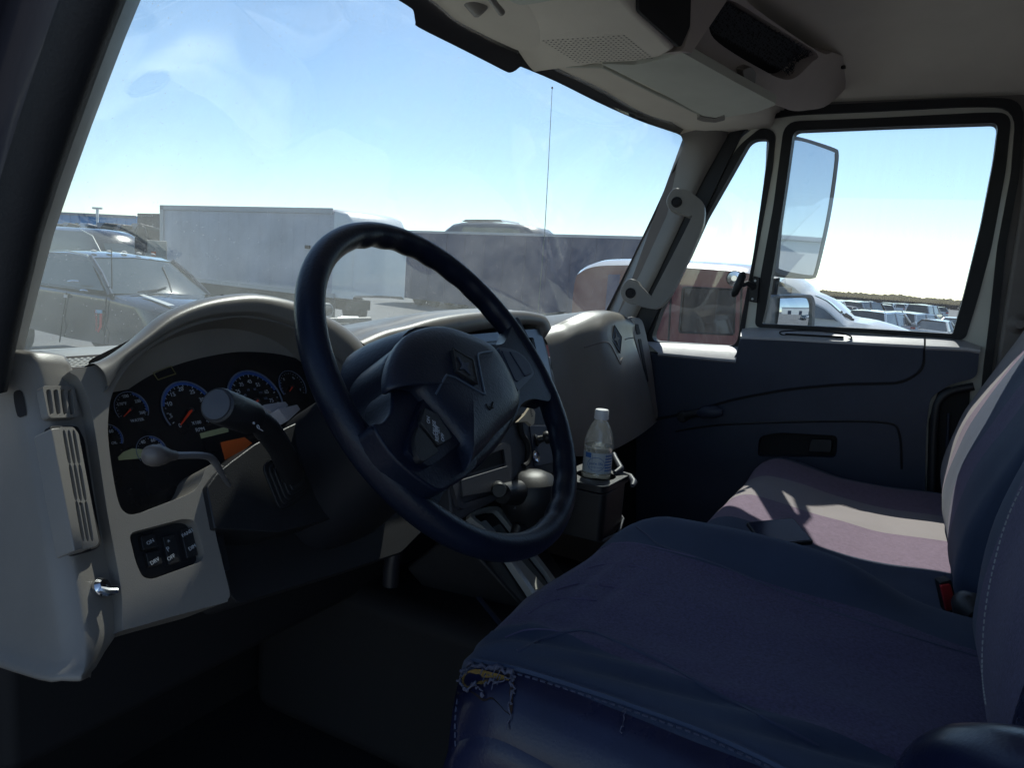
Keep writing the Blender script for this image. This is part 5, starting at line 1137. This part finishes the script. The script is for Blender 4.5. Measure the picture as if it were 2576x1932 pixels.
kbody([gsec(-2.45, 1.33, 1.86, .06, .24), gsec(-2.0, 1.33, 1.92, .06, .24), gsec(-1.4, 1.33, 1.94, .06, .24), gsec(-.95, 1.33, 1.92, .06, .23), gsec(-.72, 1.33, 1.87, .06, .22)], 'cab', bp, pk, caps=True, angle=45)
kbody([[(.10, .05, 1.33), (Wp/2, .14, 1.33), (Wp-.10, .05, 1.33)], [(.19, -.36, 1.62), (Wp/2, -.30, 1.63), (Wp-.19, -.36, 1.62)], [(.26, -.74, 1.865), (Wp/2, -.72, 1.89), (Wp-.26, -.74, 1.865)]], 'windshield', pw, pk, angle=0)
for x0, x1 in ((.06, .23), (Wp-.06, Wp-.23)):
    tube('windshield_pillar', [K(x0, .05, 1.30), K((x0+x1)/2, -.33, 1.62), K(x1, -.74, 1.87)], .045, bp, pk, seg=8)
kbody([[(.045, -2.3, 1.36), (.045, -.1, 1.36)], [(.18, -2.2, 1.80), (.18, -.66, 1.80)]], 'side_window', pw, pk)
tube('roof_gutter', [K(.23, -2.4, 1.87), K(.22, -1.4, 1.945), K(.21, -.8, 1.90), K(.16, -.45, 1.70), K(.06, .06, 1.33)], .014, cream, pk, seg=6)
for i in range(5):
    x = .45+.28*i; lathe('marker_light', [(0, 0), (.05, 0), (.045, .02), (.02, .032), (0, .034)], K(x, -1.0, 1.955 + .02*(1-abs(x-1)/1)), (0, -.1, 1), mat('marker lens', (.55, .5, .42), .2), pk, seg=10)
def Kp(px, py, x=-.03): q = PX(px, py, P1.x+x); return q
for a, b in (((172, 708), (200, 708)), ((203, 731), (221, 732))):
    tube('door_handle', [Kp(*a, -.05), Kp((a[0]+b[0])/2, a[1]-1.5, -.07), Kp(*b, -.05)], .018, chrome, pk, seg=6)
tube('wiper_arm', [K(1.15, .08, 1.36), K(1.3, -.2, 1.55), K(1.42, -.52, 1.76)], .014, black, pk, seg=6); tube('wiper_arm', [K(.5, .1, 1.36), K(.9, .06, 1.40), K(1.1, .0, 1.44)], .014, black, pk, seg=6)
tube('cab_antenna', [PX(282, 745, P1.x+.15), PX(280, 622, P1.x+.15)], [.012, .006], black, pk, seg=6)
BG = Fr(Kp(246, 800, -.045), (0, -1, 0), (0, 0, 1))
for a_, b_, c_ in (((268, 748), (264, 800), (262, 870)), ((168, 735), (158, 800), (150, 860))): tube('door_gap', [Kp(*a_, -.02), Kp(*b_, -.045), Kp(*c_, -.03)], .010, dark, pk, seg=6)
slab('badge_flag', BG, [(240, 779), (256, 780), (256, 788), (240, 787)], [], 0, .01, mat('badge blue', (.25, .45, .62), .4), pk, bevel=0)
slab('badge_bar', BG, [(251, 788), (256, 789), (255, 822), (247, 836), (245, 834), (250, 820)], [], 0, .01, mat('badge red', (.6, .05, .05), .4), pk, bevel=0)
text('badge_text', 'CUMMINS', BG, BG.px((243, 806)), .085, MATS['badge red'], pk, w=.01, rot=-pi/2+.03, squash=.9)
slab('charge_flap', BG, [(160, 740), (168, 741), (168, 749), (160, 748)], [], 0, .01, mat('pale sticker', (.55, .5, .52), .5), pk, bevel=0)
kbody([[(.3, .15, 1.335), (Wp-.3, .15, 1.335)], [(.3, .22, 1.335), (Wp-.3, .22, 1.335)]], 'cowl', black, pk)
kbody([[(.35, .35, 1.335), (.42, .35, 1.345)], [(.25, 1.2, 1.23), (.36, 1.2, 1.24)]], 'hood_crease', cream, pk)
for s, x in ((.75, .15), (.75, Wp-.15), (-2.9, .15), (-2.9, Wp-.15)): wheel(pk, K(x, s, .42), .42, .28)
# ---- dark high-roofed van behind it
vb = PD(222, 606, 27); van = empty('dark_van', (vb.x+1, vb.y, GZ), label='dark high van with sun glare on its sloping nose, behind the black pickup', cat='van')
zt = PD(190, 572, 27).z - GZ
def Kv(x, s, z): return V((vb.x + x, vb.y - s, GZ + z))
def vsec(s, z, i=0): return [(0+i, s, .5), (0+i, s, z*.72), (.12+i, s, z-.12), (.35+i, s, z), (1.05, s, z+.03), (1.75-i, s, z), (1.98-i, s, z-.12), (2.1-i, s, z*.72), (2.1-i, s, .5)]
surf('body', [[Kv(*p) for p in r] for r in (vsec(-5, zt), vsec(-.6, zt), vsec(-.2, zt-.06), vsec(.1, zt-.2), vsec(.4, zt-.5), vsec(.75, zt-.95, .03), vsec(1.2, 1.35, .08), vsec(2.0, 1.2, .15), vsec(2.15, .8, .2))], bp, van, caps=True, angle=40)
surf('windshield', [[Kv(*p) for p in r] for r in ([(.28, .42, zt-.49), (1.05, .45, zt-.46), (1.82, .42, zt-.49)], [(.25, .78, zt-.94), (1.05, .82, zt-.92), (1.85, .78, zt-.94)], [(.25, 1.17, 1.40), (1.05, 1.22, 1.42), (1.85, 1.17, 1.40)])], pw, van)
tube('roof_edge_trim', [Kv(.1, -.6, zt-.06), Kv(.1, .1, zt-.26), Kv(.1, .75, zt-1.0), Kv(.15, 1.2, 1.4)], .02, cream, van, seg=6)
for s, x in ((1.3, .12), (1.3, 1.98), (-3.5, .12), (-3.5, 1.98)): wheel(van, Kv(x, s, .38), .38, .25)
# ---- white box truck
A = PD(404, 515, 26.9); Bt = PD(850, 526, 21.6); A.z = Bt.z = (A.z+Bt.z)/2
dv = V((Bt.x-A.x, Bt.y-A.y, 0)); LB = dv.length; dv.normalize(); dn = V((-dv.y, dv.x, 0)); dn = dn if dn.x > 0 else -dn
bx = empty('box_truck', (A.x+1.2, (A.y+Bt.y)/2, GZ), label='box truck with a long pale riveted side, beside the black pickup', cat='box truck')
HB = A.z-GZ
boxp = mat('box panel', (.60, .59, .63), .45, .04, 6, var=.28, vscale=.7)
def Kb(s, n, z): return V((A.x, A.y, GZ)) + dv*s + dn*n + V((0, 0, z))
BFm = Fr(Kb(0, 0, 0), dv, (0, 0, 1))
boxrows = []
for s, z, i in ((0, HB, 0), (LB-.5, HB, 0), (LB-.15, HB-.02, .01), (LB+.25, HB-.12, .06), (LB+.5, HB-.4, .12), (LB+.58, HB-.9, .16), (LB+.58, 1.1, .16)):
    boxrows.append([Kb(s, 0+i, 1.0), Kb(s, 0+i, z-.14), Kb(s, .03+i, z-.05), Kb(s, .12+i, z), Kb(s, 1.25, z+.02), Kb(s, 2.38-i, z), Kb(s, 2.47-i, z-.05), Kb(s, 2.5-i, z-.14), Kb(s, 2.5-i, 1.0)])
surf('cargo_box', boxrows[:3], boxp, bx, caps=True, angle=30); surf('nose_cap', boxrows[2:], white, bx, angle=40)
alum = mat('aluminium trim', (.42, .43, .46), .5, metal=.4)
fbox('top_rail', BFm, (LB/2-.1, HB-.07, .02), (LB-.2, .16, .03), alum, bx, bevel=.005); fbox('corner_post', BFm, (.12, HB/2+.5, .02), (.24, HB-1.0, .03), alum, bx, bevel=.005)
fbox('side_skirt', BFm, (LB/2, .66, -.06), (LB-.1, .66, .05), black, bx, bevel=.01)
fbox('bottom_rail', BFm, (LB/2, 1.05, .02), (LB, .14, .03), alum, bx, bevel=.005)
for k in (): fbox('panel_seam', BFm, (.24+k*(LB-.5)/8, HB/2+.45, .008), (.03, HB-1.25, .012), boxp, bx, bevel=.003)
bm = bmesh.new()
for k in range(1, 17):
    for j in range(22):
        u = .24+k*(LB-.5)/16; v = 1.2+j*(HB-1.45)/21
        bm.faces.new([bm.verts.new(BFm.at(u+.016*cos(a), v+.016*sin(a), .0165)) for a in [pi/2*q for q in range(4)]])
tag(from_bm('rivets', bm, mat('rivet', (.22, .22, .26), .5), bx, smooth=False), kind='stuff')
fbox('door_latch', BFm, (LB-1.25, HB-1.15, .03), (.22, .10, .05), black, bx, bevel=.01)
for s in (1.6, LB-1.6):
    for n_ in (.2, 2.3):
        c = Kb(s, n_, .48); lathe('wheel', [(.2, -.14), (.46, -.14), (.48, -.1), (.48, .1), (.46, .14), (.2, .14)], c, dn, tyre, bx, seg=20)
fbox('chassis', BFm, (LB/2, .75, -1.2), (LB-.5, .3, 1.0), black, bx, bevel=.01)
# ---- dark trailer and the coach roof behind it
A2 = PD(1000, 579, 40.5); B2 = PD(1640, 594, 29.5); A2.z = B2.z = (A2.z+B2.z)/2
d2 = V((B2.x-A2.x, B2.y-A2.y, 0)); L2 = d2.length; d2.normalize(); n2_ = V((-d2.y, d2.x, 0)); n2_ = n2_ if n2_.x > 0 else -n2_
tr = empty('dark_trailer', (A2.x, (A2.y+B2.y)/2, GZ), label='long dark blue trailer filling the view behind the steering wheel', cat='trailer')
TFm = Fr(V((A2.x, A2.y, GZ)), d2, (0, 0, 1)); H2 = A2.z-GZ
nv = mat('dark blue panel', (.018, .042, .12), .6, .15, 3, var=.15, vscale=.8)
fbox('trailer_box', TFm, (L2/2, (H2+.3)/2, -1.25), (L2, H2-.3, 2.5), nv, tr, bevel=.04)
fbox('top_rail', TFm, (L2/2, H2-.06, .012), (L2, .12, .03), alum, tr, bevel=.004)
for k in range(1, 12): fbox('wall_post', TFm, (k*L2/12, (H2+.3)/2, .008), (.05, H2-.5, .02), nv, tr, bevel=.004)
for s in (L2*.12, L2*.19): 
    for w_ in (-.2, -2.3): lathe('wheel', [(.2, -.14), (.50, -.14), (.52, -.1), (.52, .1), (.50, .14), (.2, .14)], TFm.at(s, .52, w_), n2_, tyre, tr, seg=20)
fbox('landing_leg', TFm, (L2*.75, .6, -.4), (.15, 1.2, .15), black, tr); fbox('landing_leg', TFm, (L2*.75, .6, -2.1), (.15, 1.2, .15), black, tr)
c1 = PD(1110, 584, 44); c2 = PD(1345, 590, 40); 
coach = empty('motor_coach', (c1.x, c1.y, GZ), label='rounded roof of a motor coach showing above the dark trailer', cat='motor coach')
d3 = V((c2.x-c1.x, c2.y-c1.y, 0)); L3 = d3.length; d3.normalize(); n3 = V((-d3.y, d3.x, 0)); n3 = n3 if n3.x > 0 else -n3
def Kc(s, n, z): return V((c1.x, c1.y, GZ)) + d3*s + n3*n + V((0, 0, z))
HC = PD(1220, 556, 42).z - GZ
cs = [(0, HC-.75), (.15, HC-.5), (.7, HC-.18), (1.4, HC-.06), (L3*.5, HC), (L3-1.3, HC-.08), (L3-.6, HC-.2), (L3-.15, HC-.5), (L3, HC-.85)]
surf('body', [[Kc(s, 0, .5), Kc(s, 0, z-.25), Kc(s, .25, z-.03), Kc(s, 1.2, z), Kc(s, 2.2, z-.03), Kc(s, 2.45, z-.25), Kc(s, 2.45, .5)] for s, z in cs], mat('coach grey', (.13, .135, .14), .4, coat=.5), coach, caps=True, angle=50)
surf('side_glass', [[Kc(s, -.012, HC-.36-(.0 if 1 < s < L3-1 else .1)) for s in (1.7, 2.6, L3-1.6, L3-1.0)], [Kc(s, -.012, HC-1.0) for s in (1.5, 2.6, L3-1.6, L3-.8)]], pw, coach)
surf('roof_pod', [[Kc(s, n, HC+h) for n in (.4, .5, 2.0, 2.1)] for s, h in ((1.2, -.02), (1.5, .10), (L3*.6, .14), (L3*.62, .02))], white, coach)
# ---- maroon truck cab next to us on the passenger side
X0 = 8.5
mc = empty('maroon_truck', (X0+1, 2.5, GZ), label='maroon truck cab with sun glare on its roof, seen through the vent window', cat='truck')
mr2 = mat('maroon paint', (.15, .025, .035), .3, coat=.5, var=.12)
MFr = Fr((X0, 0, 0), (0, -1, 0), (0, 0, 1))
mo_ = spl([(1448, 700), (1462, 684), (1482, 674), (1520, 668), (1620, 668), (1760, 676), (1860, 684), (1898, 694), (1902, 720), (1902, 760), (1896, 1100), (1880, 1100), (1420, 1100), (1425, 1000), (1434, 860), (1440, 760)], 3)
wh1 = rnd([(1718, 722), (1850, 728), (1846, 842), (1708, 836)], 8, 4); wh2 = rnd([(1500, 716), (1690, 722), (1680, 838), (1478, 830)], 10, 4)
slab('near_side', MFr, mo_, [wh1], -.06, 0, mr2, mc, bevel=.02)
slab_uv('far_side', MFr, [MFr.px(p) for p in mo_], [[MFr.px(p) for p in wh1]], -2.1, -2.04, mr2, mc, bevel=.02)
R_rows = []
gg = [MFr.px(p) for p in mo_]; tp_ = [p for p in gg if p[1] > MFr.px((1440, 693))[1]]
tp_ = sorted(tp_, key=lambda p: p[0])
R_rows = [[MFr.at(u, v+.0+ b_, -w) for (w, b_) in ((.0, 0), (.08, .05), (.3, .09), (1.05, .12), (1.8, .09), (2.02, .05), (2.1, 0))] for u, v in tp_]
surf('roof', R_rows, mat('roof sun glare', (.70, .66, .64), .22, coat=1), mc, angle=50)  # pale colour paints the sun glare on the maroon cab's roof
slab('door_glass', MFr, wh1, [], -.03, -.025, glass_mat('tinted glass', (.45, .52, .60), .012, 1.0), mc, bevel=0)
tube('door_gap', [MFr.pt(p, .004) for p in ((1690, 700), (1682, 850), (1670, 1000))], .012, dark, mc, seg=6)
tube('door_gap', [MFr.pt(p, .004) for p in ((1866, 700), (1862, 850), (1850, 1000))], .012, dark, mc, seg=6)
tube('door_handle', [MFr.pt(p, .05) for p in ((1868, 850), (1880, 851), (1890, 852))], .02, chrome, mc, seg=6)
tube('window_frame', [MFr.pt(p, .0) for p in wh1+[wh1[0]]], .012, black, mc, seg=6)
box('door_mirror', (X0-.35, 2.9, GZ+1.6), (X0-.15, 2.95, GZ+2.05), black, mc, bevel=.02)
slab('body_stripe', MFr, [(1530, 690), (1560, 690), (1540, 860), (1515, 860)], [], 0, .004, mat('stripe navy', (.06, .06, .14), .3), mc, bevel=0)
fn_ = [p for p in gg if p[0] < MFr.px((1470, 690))[0] and p[1] > -1.3]; fn_.sort(key=lambda p: p[1])
surf('front_face', [[MFr.at(u, v, -w) for w in (0, .7, 1.4, 2.1)] for u, v in fn_], mr2, mc)
box('cab_floor_pan', (X0+.05, 1.55, GZ+.9), (X0+2.05, 3.6, GZ+1.0), black, mc); box('rear_wall', (X0+.05, 1.5, GZ+.9), (X0+2.05, 1.55, GZ+2.2), grey, mc)
for yy in (2.05,): 
    for xx in (.3, 1.2):
        sr = [[V((X0+xx+u, yy-.35+dy, GZ+z)) for u in (0, .05, .25, .45, .5)] for dy, z in ((.5, 1.28), (.1, 1.3), (0, 1.35), (-.06, 1.7), (-.12, 1.98), (-.16, 2.0))]
        surf('seat', sr, mat('pale seat', (.42, .40, .38), .8), mc)
box('chassis', (X0+.3, -1.5, GZ+.5), (X0+1.8, 5.2, GZ+.9), black, mc); box('hood', (X0+.25, 3.6, GZ+.8), (X0+1.85, 5.1, GZ+1.5), mr2, mc, bevel=.15, seg=4)
for yy in (4.6, -.6): 
    for xx in (.25, 1.85): wheel(mc, V((X0+xx, yy, GZ+.48)), .48, .28)
# ---- green-sided truck seen through its windows
gt = empty('green_truck', (14.5, 3.2, GZ), label='pale green truck side seen through the windows of the maroon cab', cat='truck')
box('body', (13.6, 1.2, GZ+.9), (15.6, 5.2, GZ+2.0), mat('pale green paint', (.20, .42, .30), .4, coat=.4), gt, bevel=.1, seg=3)
for yy in (1.9, 4.5): wheel(gt, V((13.75, yy, GZ+.42)), .42, .25)
# ---- white truck facing the rear, hood running along the window sill
X1 = 10.5
wt_ = empty('white_truck', (X1+1, 0, GZ), label='white truck with rounded roof and long hood seen over the passenger window sill', cat='truck')
WFm = Fr((X1, 0, 0), (0, -1, 0), (0, 0, 1))
prf = spl([(1905, 694), (1945, 690), (1985, 700), (2015, 720), (2030, 738), (2075, 758), (2112, 790), (2135, 808), (2200, 820), (2270, 842), (2310, 862), (2330, 900), (2330, 980)], 3, False)
prf = [WFm.px(p) for p in prf]
wrows = []
for u, v in prf: wrows.append([WFm.at(u, GZ+.6, 0), WFm.at(u, (v+GZ+.6)/2, .03), WFm.at(u, v-.08, .0), WFm.at(u, v, -.10), WFm.at(u, v+.05, -.95), WFm.at(u, v, -1.8), WFm.at(u, v-.08, -1.9), WFm.at(u, GZ+.6, -1.9)])
wrows = [[V((p.x, p.y+.5, p.z)) for p in wrows[0]]] + wrows
surf('body', wrows, white, wt_, caps=True, angle=35)
wsl = [p for p in prf if WFm.px((2032, 740))[0] <= p[0] <= WFm.px((2114, 792))[0]]
surf('windshield', [[WFm.at(u+.012, v+.012, w_) for w_ in (-.14, -.95, -1.76)] for u, v in wsl], mat('green tint glass', (.22, .34, .33), .08, spec=.8), wt_)
surf('side_glass', [[WFm.at(u, v-.10, .012) for u, v in wsl], [WFm.at(u, min(v-.1, WFm.px((2050, 800))[1]), .03) for u, v in wsl]], pw, wt_)
for a, b in (((2100, 806), (2112, 796)), ((2114, 803), (2142, 818)), ((2122, 802), (2136, 812))):
    p, q = WFm.px(a), WFm.px(b); tube('wiper_arm', [WFm.at(*p, -.2)+V((0, 0, .06)), WFm.at(*q, -.25)+V((0, 0, .06))], .018, black, wt_, seg=6)
for yy in (-.9, 3.0): wheel(wt_, V((X1+.15, yy, GZ+.45)), .45, .28)
# ---- far left: blue building, row of wrecks, mast, beige truck part
bb1 = PD(60, 531, 150); bb2 = PD(342, 541, 135)
bl = empty('blue_building', (bb1.x, bb1.y, GZ), label='long bright blue building beyond the row of wrecks', cat='building')
d4 = V((bb2.x-bb1.x, bb2.y-bb1.y, 0)); L4 = d4.length; BLF = Fr(V((bb1.x, bb1.y, GZ)), d4, (0, 0, 1)); HBd = (bb1.z+bb2.z)/2-GZ
fbox('wall', BLF, (L4/2, HBd/2, -10), (L4, HBd, 20), mat('blue cladding', (.03, .24, .55), .5, .2, 1), bl, bevel=.05)
fbox('roof_edge', BLF, (L4/2, HBd-.2, .1), (L4, .5, .3), mat('blue cladding dark', (.06, .12, .2), .5), bl)
for k in range(8): fbox('window', BLF, (L4*(.2+.1*k), HBd-2.6, .06), (1.1, 1.5, .1), g_car, bl, bevel=.02)
for k in range(12): fbox('cladding_rib', BLF, (L4*(.04+.08*k), HBd/2, .05), (.15, HBd-.8, .1), MATS['blue cladding'], bl, bevel=.02)
bd1 = PD(345, 536, 80); bd2 = PD(420, 542, 76); bdk = empty('dark_trailer', (bd1.x, bd1.y, GZ), label='dark trailer end between the blue building and the white box truck', cat='trailer')
d5 = V((bd2.x-bd1.x, bd2.y-bd1.y, 0)); DF5 = Fr(V((bd1.x, bd1.y, GZ)), d5, (0, 0, 1)); h5 = bd1.z-GZ
fbox('trailer_box', DF5, (d5.length/2+1, (h5+1)/2, -1.3), (d5.length+2, h5-1, 2.6), mat('weathered dark', (.05, .055, .07), .6, var=.5, vscale=1.5), bdk, bevel=.05)
for k in range(9): fbox('tarp_hook', DF5, (.3+k*.4, h5-.25, .03), (.1, .12, .05), alum, bdk)
for k in (0, 1): lathe('wheel', [(.2, -.14), (.50, -.14), (.52, 0), (.50, .14), (.2, .14)], DF5.at(1+k*1.3, .52, -.2), DF5.n, tyre, bdk, seg=16)
rw_ = random.Random(11)
LBW = ['low dark wrecked car at the pillar end of the row', 'wrecked car with white hood under the blue wall', 'dark wrecked car under the light mast', 'crushed dark car right of the mast', 'wreck with silver roof near the window of the blue building', 'dark wrecked car next to the beige panel']
for k in range(6):
    px = 150+44*k; p = PD(px, 562+rw_.uniform(-3, 3), 55); z0 = p.z
    w_ = empty('wrecked_car', (p.x, p.y, z0-1.4), label=LBW[k], cat='wrecked car', group='wrecks stacked along the fence')
    prof = [(-1.9, 0), (-1.85, .5), (-.9, .75), (-.5, 1.25+rw_.uniform(-.1, .1)), (.8, 1.2+rw_.uniform(-.15, .1)), (1.2, .8), (1.9, .65), (1.95, 0)]
    fx = Fr((p.x, p.y, z0-1.3), (1, -.25, 0), (0, 0, 1)); cc = rw_.choice(((.03, .03, .035), (.06, .065, .08), (.5, .5, .5), (.05, .05, .05)))
    slab_uv('shell', fx, prof, [], -1.5, 0, mat('wreck %.2f' % cc[0], cc, .35, .8, 6, var=.3, dist=.05), w_, bevel=.08)
    slab_uv('window', fx, [(-.75, .82), (-.42, 1.12), (.7, 1.08), (1.0, .82)], [], 0, .03, g_car, w_, bevel=.01)
    for u in (-1.2, 1.25): lathe('wheel', [(.1, -.1), (.30, -.1), (.32, 0), (.30, .1), (.1, .1)], fx.at(u, .05, -.1), fx.n, tyre, w_, seg=14)
# racks that hold the wrecks up
p = PD(270, 575, 55)
rk = empty('wreck_rack', (p.x, p.y, GZ), label='dark steel rack carrying the row of wrecked cars', cat='rack')
fr5 = Fr((PD(270, 575, 55).x, PD(270, 575, 55).y, GZ), (1, -.25, 0), (0, 0, 1)); hz = PD(270, 570, 55).z-1.3-GZ
fbox('deck', fr5, (0, hz, -1), (20, .2, 2.2), black, rk)
for k in range(6): fbox('post', fr5, (-9+3.6*k, hz/2, -.1), (.2, hz, .2), black, rk)
fbox('rack_load', fr5, (0, hz*.55, -1.2), (19, hz*.7, 1.6), mat('scrap load', (.05, .05, .055), .6, 1, 3, var=.6, vscale=1, dist=.2), rk, bevel=.2)
ml = empty('light_mast', tuple(PD(245, 552, 95)), label='pale T shaped light mast against the blue building', cat='light mast')
tube('mast_pole', [PD(245, 600, 95), PD(245, 525, 95)], .16, white, ml, seg=6); tube('mast_arm', [PD(233, 523, 95), PD(257, 524, 95)], .14, white, ml, seg=6)
# beige cab side with a big black mirror guard
q = PD(385, 625, 20)
bg_ = empty('beige_truck', (q.x, q.y, GZ), label='beige truck side with an orange sticker and a tall black mirror cover', cat='truck')
BGF = Fr(q, V((.8, -.6, 0)), (0, 0, 1))
slab('cab_side', BGF, [(368, 603), (420, 606), (420, 760), (368, 760)], [], -1.2, 0, mat('dull beige', (.40, .38, .33), .6, var=.2), bg_, bevel=.03)
slab('warning_sticker', BGF, [(380, 632), (392, 633), (392, 645), (380, 644)], [], 0, .01, mat('sticker orange', (.55, .16, .05), .5), bg_, bevel=0)
slab('warning_sticker', BGF, [(380, 647), (392, 648), (392, 652), (380, 651)], [], 0, .01, MATS['sticker orange'], bg_, bevel=0)
slab('mirror_cover', BGF, spl([(346, 572), (356, 566), (366, 574), (370, 600), (366, 640), (356, 652), (342, 650), (338, 620), (340, 590)], 4), [], -.2, .06, mat('wet black plastic', (.03, .035, .045), .3, .8, 8, var=.4, dist=.05), bg_, bevel=.06)
# ---- tree line
def clumps(name, label, az0, az1, R, h0, h1, n, colr, cat='trees'):
    bm = bmesh.new(); rr = random.Random(3)
    for i in range(n):
        t = rr.random(); a = radians(az0+(az1-az0)*t); top = h0+(h1-h0)*(.5+.5*noise.noise(V((t*22, 0, 5))))+ .6*noise.noise(V((t*160, 1, 5)))
        z = GZ + top*rr.random()**.6; r = R + rr.uniform(-10, 10); c = V((r*cos(a), r*sin(a), z)); s = rr.uniform(.25, .65)
        ax = V((rr.uniform(-1, 1), rr.uniform(-1, 1), rr.uniform(-.6, 1))).normalized(); u = ax.orthogonal().normalized(); w = ax.cross(u)
        bm.faces.new([bm.verts.new(c + u*s*cos(b)*rr.uniform(.6, 1) + w*s*sin(b)*rr.uniform(.6, 1)) for b in (0, 1.3, 2.5, 3.8, 5)])
    return tag(from_bm(name, bm, colr, smooth=False), label, cat, kind='stuff')
leafm = mat('far foliage', (.045, .055, .07), 1.0, spec=0, var=.4, vscale=.2)
clumps('tree_line', 'dark line of far trees behind the rows of cars', -25, 18, 300, 2.6, 3.9, 26000, leafm)
# ---- what the mirrors look back at: white warehouse and a few dark cars
wb_ = empty('white_warehouse', (25, -75, GZ), label='long white warehouse reflected in the passenger side mirror', cat='building')
box('wall', (-5, -95, GZ), (75, -70, GZ+7), white, wb_, bevel=.05); box('roof', (-5.3, -95.3, GZ+7.0), (75.3, -69.7, GZ+7.4), alum, wb_)
for k in range(5): box('dock_door', (2+14*k, -69.99, GZ), (6+14*k, -69.9, GZ+4), grey, wb_, bevel=.02)
for k, (x, y, c, lb) in enumerate(((9, -22, BLK, 'black car reflected low in the side mirror'), (13.5, -30, SLV, 'silver car reflected in the side mirror near the warehouse'), (18, -24, (.3, .03, .03), 'red car reflected in the convex mirror'))): car('sedan', x, y, 0, c, lb)
